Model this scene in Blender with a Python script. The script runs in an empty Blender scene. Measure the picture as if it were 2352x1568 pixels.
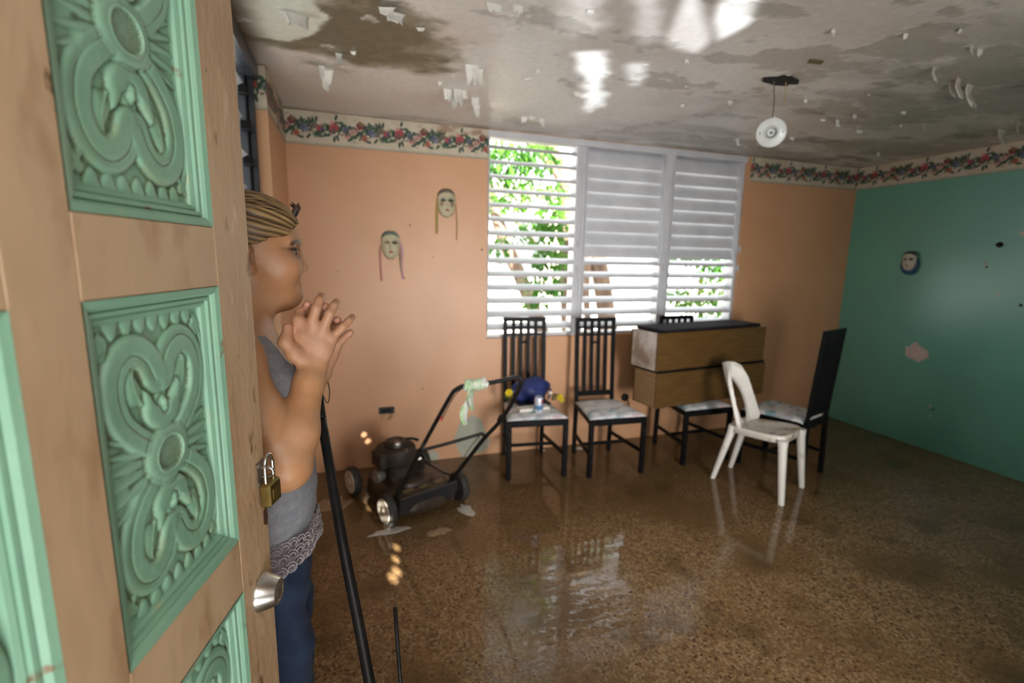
import bpy, math, random
import numpy as np
from mathutils import Vector, Matrix

random.seed(7); np.random.seed(7)
scene = bpy.context.scene
COL = scene.collection

# ---------------------------------------------------------------- camera
FPX, YAW, PITCH, ROLL, EYE = 1121.8, .3236, .1697, .0186, 1.6
D, XL, XR, H, ZB = 3.68, -.36, 4.79, 2.533, 2.317      # room: back wall, left wall, right wall, ceiling, border foot
WL, WR, WS, WT = 1.02, 3.43, .965, 2.515               # back window opening
def _axes():
    cy, sy, cp, sp = math.cos(YAW), math.sin(YAW), math.cos(PITCH), math.sin(PITCH)
    f = np.array([sy*cp, cy*cp, -sp]); r = np.array([cy, -sy, 0]); u = np.cross(r, f)
    cr, sr = math.cos(ROLL), math.sin(ROLL)
    return cr*r+sr*u, -sr*r+cr*u, f
RGT, UPV, FWD = _axes()
CAM = np.array([0, 0, EYE])
cd = bpy.data.cameras.new('camera'); cam = bpy.data.objects.new('camera', cd); COL.objects.link(cam)
cd.sensor_width = 36; cd.lens = FPX/2352*36; cd.clip_start = .02; cd.clip_end = 200
cam.matrix_world = Matrix(((RGT[0], UPV[0], -FWD[0], 0), (RGT[1], UPV[1], -FWD[1], 0), (RGT[2], UPV[2], -FWD[2], EYE), (0, 0, 0, 1)))
cd.dof.use_dof = True; cd.dof.focus_distance = .95; cd.dof.aperture_fstop = 2.8
scene.camera = cam
def ray(px, py): return FWD+(px-1176)/FPX*RGT-(py-784)/FPX*UPV
def onY(px, py, Y): d = ray(px, py); return CAM+d*(Y/d[1])
def onZ(px, py, Z=0): d = ray(px, py); return CAM+d*((Z-EYE)/d[2])
def onX(px, py, X): d = ray(px, py); return CAM+d*(X/d[0])
def atR(px, py, r): d = ray(px, py); return CAM+d*(r/math.hypot(d[0], d[1]))   # r = horizontal range

# ---------------------------------------------------------------- light
w = bpy.data.worlds.new('sky'); scene.world = w; w.use_nodes = True
bg = w.node_tree.nodes['Background']; bg.inputs[0].default_value = (.90, .96, 1, 1); bg.inputs[1].default_value = 4.1
scene.view_settings.view_transform = 'Standard'; scene.view_settings.look = 'None'
scene.view_settings.gamma = 1; scene.view_settings.exposure = 0; scene.view_settings.use_curve_mapping = False
SUNT = Vector((-.2, .9, -.39)).normalized()
sd = bpy.data.lights.new('sun', 'SUN'); sd.energy = 52; sd.angle = math.radians(.53); sd.color = (1, .92, .80)
so = bpy.data.objects.new('sun', sd); COL.objects.link(so); so.location = (3, -9, 6); so.rotation_euler = SUNT.to_track_quat('-Z', 'Y').to_euler()
def area(name, loc, direction, sx, sy, energy, color=(1, 1, 1)):
    a = bpy.data.lights.new(name, 'AREA'); a.shape = 'RECTANGLE'; a.size = sx; a.size_y = sy; a.energy = energy; a.color = color
    o = bpy.data.objects.new(name, a); COL.objects.link(o); o.location = loc
    o.rotation_euler = Vector(direction).to_track_quat('-Z', 'Z').to_euler(); return o
area('doorway_daylight', (.0, -.75, 1.75), (.10, 1, -.75), .8, .9, 17, (1, .97, .93))
fl_ = area('front_window_daylight', (1.58, -.45, 1.0), (.03, 1, .0), .78, 1.25, 23, (1, .97, .95)); fl_.data.spread = math.radians(82)
area('ceiling_uplight', (-.1, -1.5, .04), (0, .35, 1), 1.5, 1.5, 75, (.96, .98, 1))  # up-light added to brighten the ceiling, standing in for bounce from outside
# added spot masked into ceiling patches, standing in for sun bounced off wet floor
def patch_spot():
    l = bpy.data.lights.new('ceiling_patch_spot', 'SPOT'); l.energy = 1050; l.color = (.86, .92, 1); l.shadow_soft_size = .02
    l.spot_size = math.radians(75); l.spot_blend = .2
    L = Vector((1.75, -.52, .06)); o = bpy.data.objects.new('ceiling_patch_spot', l); COL.objects.link(o); o.location = L
    aim = Vector((1.5, 2.1, H)); o.rotation_euler = (aim-L).to_track_quat('-Z', 'Y').to_euler()
    inv = o.rotation_euler.to_matrix().inverted()
    def uv(px, py):
        v = inv @ (Vector(onZ(px, py, H))-L); return (v.x/-v.z, v.y/-v.z)
    l.use_nodes = True; nt = l.node_tree; N = nt.nodes; K = nt.links; em = N['Emission']
    tc = N.new('ShaderNodeTexCoord'); sep = N.new('ShaderNodeSeparateXYZ')
    def m(op, a, b=None, c=None):
        n = N.new('ShaderNodeMath'); n.operation = op
        for i, v in enumerate((a, b, c)):
            if v is None: continue
            if isinstance(v, (int, float)): n.inputs[i].default_value = v
            else: K.new(v, n.inputs[i])
        return n.outputs[0]
    K.new(tc.outputs['Normal'], sep.inputs[0])
    zz = m('MULTIPLY', sep.outputs[2], -1)
    u0 = m('DIVIDE', sep.outputs[0], zz); v0 = m('DIVIDE', sep.outputs[1], zz)
    cmb = N.new('ShaderNodeCombineXYZ'); K.new(u0, cmb.inputs[0]); K.new(v0, cmb.inputs[1])
    def wob(scale, amp, off):
        nz = N.new('ShaderNodeTexNoise'); nz.inputs['Scale'].default_value = scale; nz.inputs['Detail'].default_value = 1
        mp = N.new('ShaderNodeMapping'); mp.inputs['Location'].default_value = (off, off*.7, 0); mp.inputs['Scale'].default_value = (.35, 1, 1)
        K.new(cmb.outputs[0], mp.inputs[0]); K.new(mp.outputs[0], nz.inputs['Vector'])
        return m('MULTIPLY', m('SUBTRACT', nz.outputs[0], .5), amp)
    u = m('ADD', u0, wob(75, .05, 0)); v = m('ADD', v0, wob(60, .006, 9))
    out = None
    # polygons masking the spot: corner pixels on the ceiling, softness, strength
    for poly, soft, st, wobble in (
        ([(1692, -60), (1752, -60), (1722, 55), (1652, 92), (1640, 40)], .006, 1.0, 0),
        ([(1575, -10), (1600, -10), (1632, 92), (1600, 122), (1528, 102)], .006, .75, 0),
        ([(1455, -60), (1512, -60), (1512, 100), (1470, 105)], .012, .5, 1),
        ([(1438, 145), (1483, 145), (1478, 192), (1452, 198)], .006, .75, 0),
        ([(1332, 118), (1388, 118), (1386, 235), (1345, 262)], .006, 1.3, 1),
        ([(1290, -60), (1375, -60), (1375, 75), (1300, 80)], .016, .5, 1)):
        P = [uv(*q) for q in poly]
        A = sum(P[i][0]*P[(i+1) % len(P)][1]-P[(i+1) % len(P)][0]*P[i][1] for i in range(len(P)))
        if A < 0: P = P[::-1]
        acc = None
        for i in range(len(P)):
            (x0, y0), (x1, y1) = P[i], P[(i+1) % len(P)]
            ln = math.hypot(x1-x0, y1-y0); nx, ny = -(y1-y0)/ln, (x1-x0)/ln
            dd = m('MULTIPLY_ADD', u if wobble else u0, nx, m('MULTIPLY_ADD', v if wobble else v0, ny, -(nx*x0+ny*y0)))
            t = N.new('ShaderNodeMapRange'); t.interpolation_type = 'SMOOTHSTEP'
            t.inputs['From Min'].default_value = -soft; t.inputs['From Max'].default_value = soft; K.new(dd, t.inputs[0])
            acc = t.outputs[0] if acc is None else m('MULTIPLY', acc, t.outputs[0])
        acc = m('MULTIPLY', acc, st)
        out = acc if out is None else m('ADD', out, acc)
    K.new(out, em.inputs['Strength'])
patch_spot()

# ---------------------------------------------------------------- helpers
def link(o, parent=None):
    COL.objects.link(o)
    if parent is not None: o.parent = parent
    return o
def tag(o, label, cat, group=None, kind=None):
    o['label'] = label; o['category'] = cat
    if group: o['group'] = group
    if kind: o['kind'] = kind
    return o
def empty(name, loc=(0, 0, 0), rz=0, parent=None):
    o = bpy.data.objects.new(name, None); o.empty_display_size = .05; link(o, parent); o.location = loc; o.rotation_euler = (0, 0, rz); return o
def struct(o): o['kind'] = 'structure'; return o
class MB:
    def __init__(s): s.v = []; s.f = []; s.c = []
    def add(s, vs, fs, col=None):
        n = len(s.v); s.v += [tuple(map(float, p)) for p in vs]; s.f += [tuple(int(i)+n for i in f) for f in fs]
        s.c += [col if col is not None else (1, 1, 1)]*len(vs); return s
    def box(s, c, size, rot=None, bev=0, col=None):
        hx, hy, hz = size[0]/2, size[1]/2, size[2]/2
        b = min(bev, hx*.9, hy*.9, hz*.9)
        if b > 0:
            vs = []; idx = {}
            for sx in (-1, 1):
                for sy in (-1, 1):
                    for sz in (-1, 1):
                        for k, o in enumerate(((b, 0, 0), (0, b, 0), (0, 0, b))):
                            # vertex on face k: keep full extent on axis k, inset on others
                            p = [sx*(hx-b), sy*(hy-b), sz*(hz-b)]; p[k] += (sx, sy, sz)[k]*b
                            idx[(sx, sy, sz, k)] = len(vs); vs.append(p)
            fs = []
            for k in range(3):
                a1, a2 = (k+1) % 3, (k+2) % 3
                for sg in (-1, 1):
                    q = []
                    for (p1, p2) in ((-1, -1), (1, -1), (1, 1), (-1, 1)):
                        t = [0, 0, 0]; t[k] = sg; t[a1] = p1; t[a2] = p2; q.append(idx[(t[0], t[1], t[2], k)])
                    fs.append(q if sg > 0 else q[::-1])
            for k in range(3):       # edge along axis k
                a1, a2 = (k+1) % 3, (k+2) % 3
                for p1 in (-1, 1):
                    for p2 in (-1, 1):
                        def g(e, f):
                            t = [0, 0, 0]; t[k] = e; t[a1] = p1; t[a2] = p2; return idx[(t[0], t[1], t[2], f)]
                        q = [g(-1, a1), g(1, a1), g(1, a2), g(-1, a2)]
                        fs.append(q[::-1] if p1*p2 > 0 else q)
            for sx in (-1, 1):
                for sy in (-1, 1):
                    for sz in (-1, 1):
                        q = [idx[(sx, sy, sz, k)] for k in range(3)]
                        fs.append(q if sx*sy*sz > 0 else q[::-1])
        else:
            vs = [(x, y, z) for x in (-hx, hx) for y in (-hy, hy) for z in (-hz, hz)]
            fs = [(0, 1, 3, 2), (4, 6, 7, 5), (0, 4, 5, 1), (2, 3, 7, 6), (0, 2, 6, 4), (1, 5, 7, 3)]
        R = rot.to_3x3() if rot is not None else None
        vs = [tuple((R @ Vector(p) if R else Vector(p))+Vector(c)) for p in vs]
        return s.add(vs, fs, col)
    def bar(s, a, b, wx, wy, up=(0, 0, 1), bev=.002, col=None):      # square bar from a to b
        a, b = Vector(a), Vector(b); z = (b-a).normalized(); u = Vector(up)
        if abs(z.dot(u)) > .95: u = Vector((0, 1, 0))
        x = u.cross(z).normalized(); y = z.cross(x)
        return s.box((a+b)/2, (wx, wy, (b-a).length), Matrix((x, y, z)).transposed(), bev, col)
    def tube(s, pts, r, n=10, closed=False, caps=True, col=None, flat=1.0):
        P = [Vector(p) for p in pts]; m = len(P); rs = r if isinstance(r, (list, tuple)) else [r]*m
        vs = []; prev = None
        for i in range(m):
            t = (P[(i+1) % m]-P[(i-1) % m]) if closed else (P[min(i+1, m-1)]-P[max(i-1, 0)])
            t.normalize()
            if prev is None:
                x = t.orthogonal().normalized()
            else:
                x = prev-t*prev.dot(t)
                x = x.normalized() if x.length > 1e-6 else t.orthogonal().normalized()
            prev = x; y = t.cross(x)
            for k in range(n):
                a = 2*math.pi*k/n; vs.append(P[i]+x*math.cos(a)*rs[i]+y*math.sin(a)*rs[i]*flat)
        fs = [(i*n+k, i*n+(k+1) % n, ((i+1) % m)*n+(k+1) % n, ((i+1) % m)*n+k) for i in range(m if closed else m-1) for k in range(n)]
        if caps and not closed: fs += [tuple(range(n))[::-1], tuple((m-1)*n+k for k in range(n))]
        return s.add(vs, fs, col)
    def lathe(s, prof, n=24, c=(0, 0, 0), axis=(0, 0, 1), col=None):  # prof: (radius, height)
        z = Vector(axis).normalized(); x = z.orthogonal().normalized(); y = z.cross(x); c = Vector(c); vs = []
        for r, h in prof:
            for k in range(n):
                a = 2*math.pi*k/n; vs.append(c+z*h+(x*math.cos(a)+y*math.sin(a))*max(r, 1e-5))
        m = len(prof)
        fs = [(i*n+k, i*n+(k+1) % n, (i+1)*n+(k+1) % n, (i+1)*n+k) for i in range(m-1) for k in range(n)]
        fs += [tuple(range(n))[::-1], tuple((m-1)*n+k for k in range(n))]
        return s.add(vs, fs, col)
    def prism(s, poly, z0, z1, M=None, col=None):    # poly in xy, extruded in z, placed by matrix M
        n = len(poly); vs = [Vector((x, y, z)) for z in (z0, z1) for x, y in poly]
        if M is not None: vs = [M @ p for p in vs]
        fs = [tuple(range(n))[::-1], tuple(range(n, 2*n))]+[(i, (i+1) % n, n+(i+1) % n, n+i) for i in range(n)]
        return s.add(vs, fs, col)
    def ball(s, c, r, nu=14, nv=9, col=None, R=None):
        r = r if isinstance(r, (tuple, list)) else (r, r, r); vs = []; c = Vector(c)
        for j in range(nv+1):
            t = math.pi*j/nv
            for i in range(nu):
                a = 2*math.pi*i/nu; p = Vector((r[0]*math.sin(t)*math.cos(a), r[1]*math.sin(t)*math.sin(a), r[2]*math.cos(t)))
                vs.append((R @ p if R else p)+c)
        fs = [(j*nu+i, (j+1)*nu+i, (j+1)*nu+(i+1) % nu, j*nu+(i+1) % nu) for j in range(nv) for i in range(nu)]
        return s.add(vs, fs, col)
    def sheet(s, fn, nu, nv, col=None, thick=0):      # open grid from fn(u,v)
        g = [fn(i/nu, j/nv) for j in range(nv+1) for i in range(nu+1)]
        fs = [(j*(nu+1)+i, j*(nu+1)+i+1, (j+1)*(nu+1)+i+1, (j+1)*(nu+1)+i) for j in range(nv) for i in range(nu)]
        return s.add(g, fs, col)
    def build(s, name, mat, parent=None, smooth=False, loc=None, ang=None, color=False):
        me = bpy.data.meshes.new(name); me.from_pydata(s.v, [], s.f); me.update()
        if color: vcol(me, np.array(s.c, dtype=float))
        if smooth: me.polygons.foreach_set('use_smooth', [True]*len(me.polygons))
        if ang: me.set_sharp_from_angle(angle=math.radians(ang))
        me.materials.append(mat)
        o = bpy.data.objects.new(name, me); link(o, parent)
        if loc is not None: o.location = loc
        return o
def vcol(me, c):
    c = np.asarray(c, dtype=np.float32); n = len(c)
    a = me.color_attributes.new('Col', 'FLOAT_COLOR', 'POINT')
    b = np.ones((n, 4), np.float32); b[:, :3] = c; a.data.foreach_set('color', b.ravel())
def npmesh(name, V, F, mat, parent=None, smooth=True, colors=None):
    V = np.asarray(V, np.float32); F = np.asarray(F, np.int32); k = F.shape[1]
    me = bpy.data.meshes.new(name); me.vertices.add(len(V)); me.vertices.foreach_set('co', V.ravel())
    me.loops.add(F.size); me.loops.foreach_set('vertex_index', F.ravel())
    me.polygons.add(len(F)); me.polygons.foreach_set('loop_start', np.arange(0, F.size, k, dtype=np.int32))
    try: me.polygons.foreach_set('loop_total', np.full(len(F), k, np.int32))
    except Exception: pass
    me.update(calc_edges=True); me.validate()
    if smooth: me.polygons.foreach_set('use_smooth', [True]*len(me.polygons))
    if colors is not None: vcol(me, colors)
    me.materials.append(mat); o = bpy.data.objects.new(name, me); link(o, parent); return o
def gridfaces(nu, nv):        # nu x nv vertices, index j*nu+i
    i, j = np.meshgrid(np.arange(nu-1), np.arange(nv-1)); a = (j*nu+i).ravel()
    return np.stack([a, a+1, a+nu+1, a+nu], 1)
def smooth_path(pts, n=8):    # Catmull-Rom
    P = [np.array(p, float) for p in pts]; P = [2*P[0]-P[1]]+P+[2*P[-1]-P[-2]]; out = []
    for i in range(1, len(P)-2):
        for k in range(n):
            t = k/n; a, b, c, d = P[i-1:i+3]
            out.append(.5*((2*b)+(-a+c)*t+(2*a-5*b+4*c-d)*t*t+(-a+3*b-3*c+d)*t**3))
    out.append(P[-2]); return out
def hsh(ix, iy, seed):
    h = (ix.astype(np.int64)*374761393+iy.astype(np.int64)*668265263+seed*144665) & 0x7fffffff
    h = (h ^ (h >> 13))*1274126177 & 0x7fffffff
    return ((h ^ (h >> 16)) & 0xffff)/65535.
def vnoise(x, y, seed=0):
    x0, y0 = np.floor(x), np.floor(y); fx, fy = x-x0, y-y0; fx = fx*fx*(3-2*fx); fy = fy*fy*(3-2*fy)
    a, b, c, d = hsh(x0, y0, seed), hsh(x0+1, y0, seed), hsh(x0, y0+1, seed), hsh(x0+1, y0+1, seed)
    return (a*(1-fx)+b*fx)*(1-fy)+(c*(1-fx)+d*fx)*fy
def fbm(x, y, seed=0, oct=5, gain=.5):
    s = 0; a = 1; t = 0
    for o in range(oct): s = s+a*vnoise(x*2**o+17.3*o, y*2**o-9.1*o, seed+o); t += a; a *= gain
    return s/t
def sstep(a, b, x): t = np.clip((x-a)/(b-a), 0, 1); return t*t*(3-2*t)
def mixc(a, b, t): t = np.asarray(t)[..., None]; return a*(1-t)+np.asarray(b)*t

# ---------------------------------------------------------------- materials
def mat(name, c1, c2=None, scale=8, detail=4, rough=.6, rough2=None, metal=0, bump=0, bscale=None, attr=False, spec=.5,
        stretch=(1, 1, 1), mixlo=.35, mixhi=.65, trans=0, coat=0, spots=None):
    m = bpy.data.materials.new(name); m.use_nodes = True; nt = m.node_tree; N, K = nt.nodes, nt.links; b = N['Principled BSDF']
    b.inputs['Roughness'].default_value = rough; b.inputs['Metallic'].default_value = metal
    b.inputs['Specular IOR Level'].default_value = spec
    if coat: b.inputs['Coat Weight'].default_value = coat; b.inputs['Coat Roughness'].default_value = .12
    tc = N.new('ShaderNodeTexCoord'); mp = N.new('ShaderNodeMapping'); mp.inputs['Scale'].default_value = stretch
    K.new(tc.outputs['Object'], mp.inputs[0])
    def noise(sc, dt, lo, hi):
        n = N.new('ShaderNodeTexNoise'); n.inputs['Scale'].default_value = sc; n.inputs['Detail'].default_value = dt; K.new(mp.outputs[0], n.inputs['Vector'])
        r = N.new('ShaderNodeMapRange'); r.inputs[1].default_value = lo; r.inputs[2].default_value = hi; K.new(n.outputs[0], r.inputs[0]); return r.outputs[0]
    def mixer(f, a, bb, mode='MIX'):
        x = N.new('ShaderNodeMix'); x.data_type = 'RGBA'; x.blend_type = mode
        if isinstance(f, float): x.inputs[0].default_value = f
        else: K.new(f, x.inputs[0])
        for s, v in ((6, a), (7, bb)):
            if isinstance(v, tuple): x.inputs[s].default_value = (*v, 1)
            else: K.new(v, x.inputs[s])
        return x.outputs[2]
    if attr:
        at = N.new('ShaderNodeAttribute'); at.attribute_name = 'Col'; col = at.outputs['Color']
        if c2 is not None: col = mixer(noise(scale, detail, mixlo, mixhi), mixer(1.0, col, c1, 'MULTIPLY'), mixer(1.0, col, c2, 'MULTIPLY'))
    elif c2 is not None: col = mixer(noise(scale, detail, mixlo, mixhi), tuple(c1), tuple(c2))
    else: col = None; b.inputs['Base Color'].default_value = (*c1, 1)
    if spots:        # (colour, scale, lo, hi)
        for sc_, s_, lo_, hi_ in spots:
            col = mixer(noise(s_, 3, lo_, hi_), col if col is not None else tuple(c1), tuple(sc_))
    if col is not None: K.new(col, b.inputs['Base Color'])
    if rough2 is not None:
        r = N.new('ShaderNodeMapRange'); r.inputs[3].default_value = rough; r.inputs[4].default_value = rough2
        K.new(noise(scale*.7, 3, .4, .6), r.inputs[0]); K.new(r.outputs[0], b.inputs['Roughness'])
    if bump:
        bp = N.new('ShaderNodeBump'); bp.inputs['Strength'].default_value = bump; bp.inputs['Distance'].default_value = .004
        K.new(noise(bscale or scale*4, 4, 0, 1), bp.inputs['Height']); K.new(bp.outputs[0], b.inputs['Normal'])
    if trans:
        t = N.new('ShaderNodeBsdfTranslucent'); ms = N.new('ShaderNodeMixShader'); ms.inputs[0].default_value = trans
        if col is not None: K.new(col, t.inputs[0])
        else: t.inputs[0].default_value = (*c1, 1)
        K.new(b.outputs[0], ms.inputs[1]); K.new(t.outputs[0], ms.inputs[2]); K.new(ms.outputs[0], N['Material Output'].inputs[0])
    return m
PEACH = mat('peach_wall_paint', (.61, .335, .178), (.57, .305, .155), 2.5, 5, .46, bump=.05, bscale=60, spec=.75, spots=[((.30, .15, .08), 34, .74, .80)])
GREEN = mat('sea_green_wall_paint', (.135, .40, .30), (.12, .365, .275), 2, 5, .30, bump=.05, bscale=50, spec=.9, spots=[((.05, .18, .14), 30, .74, .8)])
PLASTER = mat('bare_plaster', (.42, .42, .34), (.34, .36, .28), 9, 5, .8, bump=.3)
PINKPL = mat('pink_bare_patch', (.62, .50, .44), (.52, .42, .38), 14, 4, .8, bump=.2)
CEILM = mat('stained_ceiling_paint', (1, 1, 1), (.9, .9, .9), 30, 4, .30, .40, attr=True, bump=.04, bscale=30)
FLAKE = mat('peeling_paint', (.80, .79, .74), (.66, .65, .6), 12, 3, .7, bump=.2)
BLACK = mat('black_paint', (.008, .008, .008), (.014, .013, .012), 30, 3, .40, spec=.2)
DARK = mat('dark_hole', (.01, .009, .008), rough=.9)
LACQ = mat('black_lacquer', (.004, .004, .005), (.008, .008, .008), 14, 3, .45, spec=.10)
ALU = mat('white_aluminium', (.60, .61, .64), (.53, .54, .57), 6, 3, .38, bump=.04)
WHITE = mat('white_plastic', (.86, .845, .79), (.80, .78, .72), 5, 4, .42, spots=[((.45, .36, .24), 9, .62, .78)])
VC = mat('printed_border_paper', (1, 1, 1), (.9, .88, .84), 18, 3, .6, attr=True)
VCM = mat('painted_surface', (1, 1, 1), attr=True, rough=.5)
STEEL = mat('brushed_steel', (.62, .60, .56), (.5, .48, .45), 60, 2, .28, metal=1, stretch=(1, 1, 12))
CHROME = mat('chrome', (.75, .75, .75), rough=.12, metal=1)
BRASS = mat('worn_brass', (.34, .25, .085), (.22, .16, .05), 40, 4, .42, metal=1)
RUST = mat('rusty_plate', (.11, .085, .06), (.20, .15, .10), 80, 5, .6, metal=.4)
# ---------------------------------------------------------------- floor
def floor_material():
    m = bpy.data.materials.new('wet_terrazzo'); m.use_nodes = True; nt = m.node_tree; N, K = nt.nodes, nt.links; b = N['Principled BSDF']
    tc = N.new('ShaderNodeTexCoord'); P = tc.outputs['Object']
    def noise(sc, dt, lo, hi, a=0., c=1.):
        n = N.new('ShaderNodeTexNoise'); n.inputs['Scale'].default_value = sc; n.inputs['Detail'].default_value = dt; K.new(P, n.inputs['Vector'])
        r = N.new('ShaderNodeMapRange'); r.interpolation_type = 'SMOOTHSTEP'
        for i, v in ((1, lo), (2, hi), (3, a), (4, c)): r.inputs[i].default_value = v
        K.new(n.outputs[0], r.inputs[0]); return r.outputs[0]
    def mix(f, a, c, mode='MIX'):
        x = N.new('ShaderNodeMix'); x.data_type = 'RGBA'; x.blend_type = mode
        if isinstance(f, float): x.inputs[0].default_value = f
        else: K.new(f, x.inputs[0])
        for s, v in ((6, a), (7, c)):
            if isinstance(v, tuple): x.inputs[s].default_value = (*v, 1)
            else: K.new(v, x.inputs[s])
        return x.outputs[2]
    vo = N.new('ShaderNodeTexVoronoi'); vo.inputs['Scale'].default_value = 95; K.new(P, vo.inputs['Vector'])
    sp = N.new('ShaderNodeSeparateColor'); K.new(vo.outputs['Color'], sp.inputs[0])
    rp = N.new('ShaderNodeValToRGB'); rp.color_ramp.interpolation = 'CONSTANT'; e = rp.color_ramp.elements
    e[0].position = 0; e[0].color = (.24, .148, .070, 1); e[1].position = .30; e[1].color = (.32, .215, .112, 1)
    for p, c in ((.52, (.18, .108, .050)), (.74, (.085, .052, .026)), (.81, (.24, .155, .078)), (.94, (.33, .245, .15))):
        q = e.new(p); q.color = (*c, 1)
    K.new(sp.outputs[0], rp.inputs[0])
    v2 = N.new('ShaderNodeTexVoronoi'); v2.inputs['Scale'].default_value = 260; K.new(P, v2.inputs['Vector'])
    s2 = N.new('ShaderNodeSeparateColor'); K.new(v2.outputs['Color'], s2.inputs[0])
    r2 = N.new('ShaderNodeValToRGB'); r2.color_ramp.elements[0].color = (.75, .73, .70, 1); r2.color_ramp.elements[1].color = (1.15, 1.15, 1.15, 1); K.new(s2.outputs[1], r2.inputs[0])
    col = mix(1.0, rp.outputs[0], r2.outputs[0], 'MULTIPLY')
    col = mix(noise(1.7, 5, .44, .66, 0, .8), col, (.14, .082, .032))       # soaked dirt
    col = mix(noise(3.5, 6, .54, .70, 0, .6), col, (.08, .05, .022))
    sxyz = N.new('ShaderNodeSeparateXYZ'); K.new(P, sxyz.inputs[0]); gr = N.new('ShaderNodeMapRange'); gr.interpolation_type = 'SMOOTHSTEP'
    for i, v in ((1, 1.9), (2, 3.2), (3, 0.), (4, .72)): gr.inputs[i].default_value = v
    K.new(sxyz.outputs[1], gr.inputs[0]); col = mix(gr.outputs[0], col, (.105, .062, .024))   # darker brown towards the far wall
    K.new(col, b.inputs['Base Color'])
    K.new(noise(1.3, 4, .36, .60, .15, .022), b.inputs['Roughness'])
    b.inputs['IOR'].default_value = 1.38
    bp = N.new('ShaderNodeBump'); bp.inputs['Strength'].default_value = .12; bp.inputs['Distance'].default_value = .003
    K.new(noise(14, 2, 0, 1), bp.inputs['Height']); K.new(bp.outputs[0], b.inputs['Normal'])
    return m
struct(MB().box((2.2, 1.7, -.06), (5.6, 4.4, .12)).build('floor', floor_material()))

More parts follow.
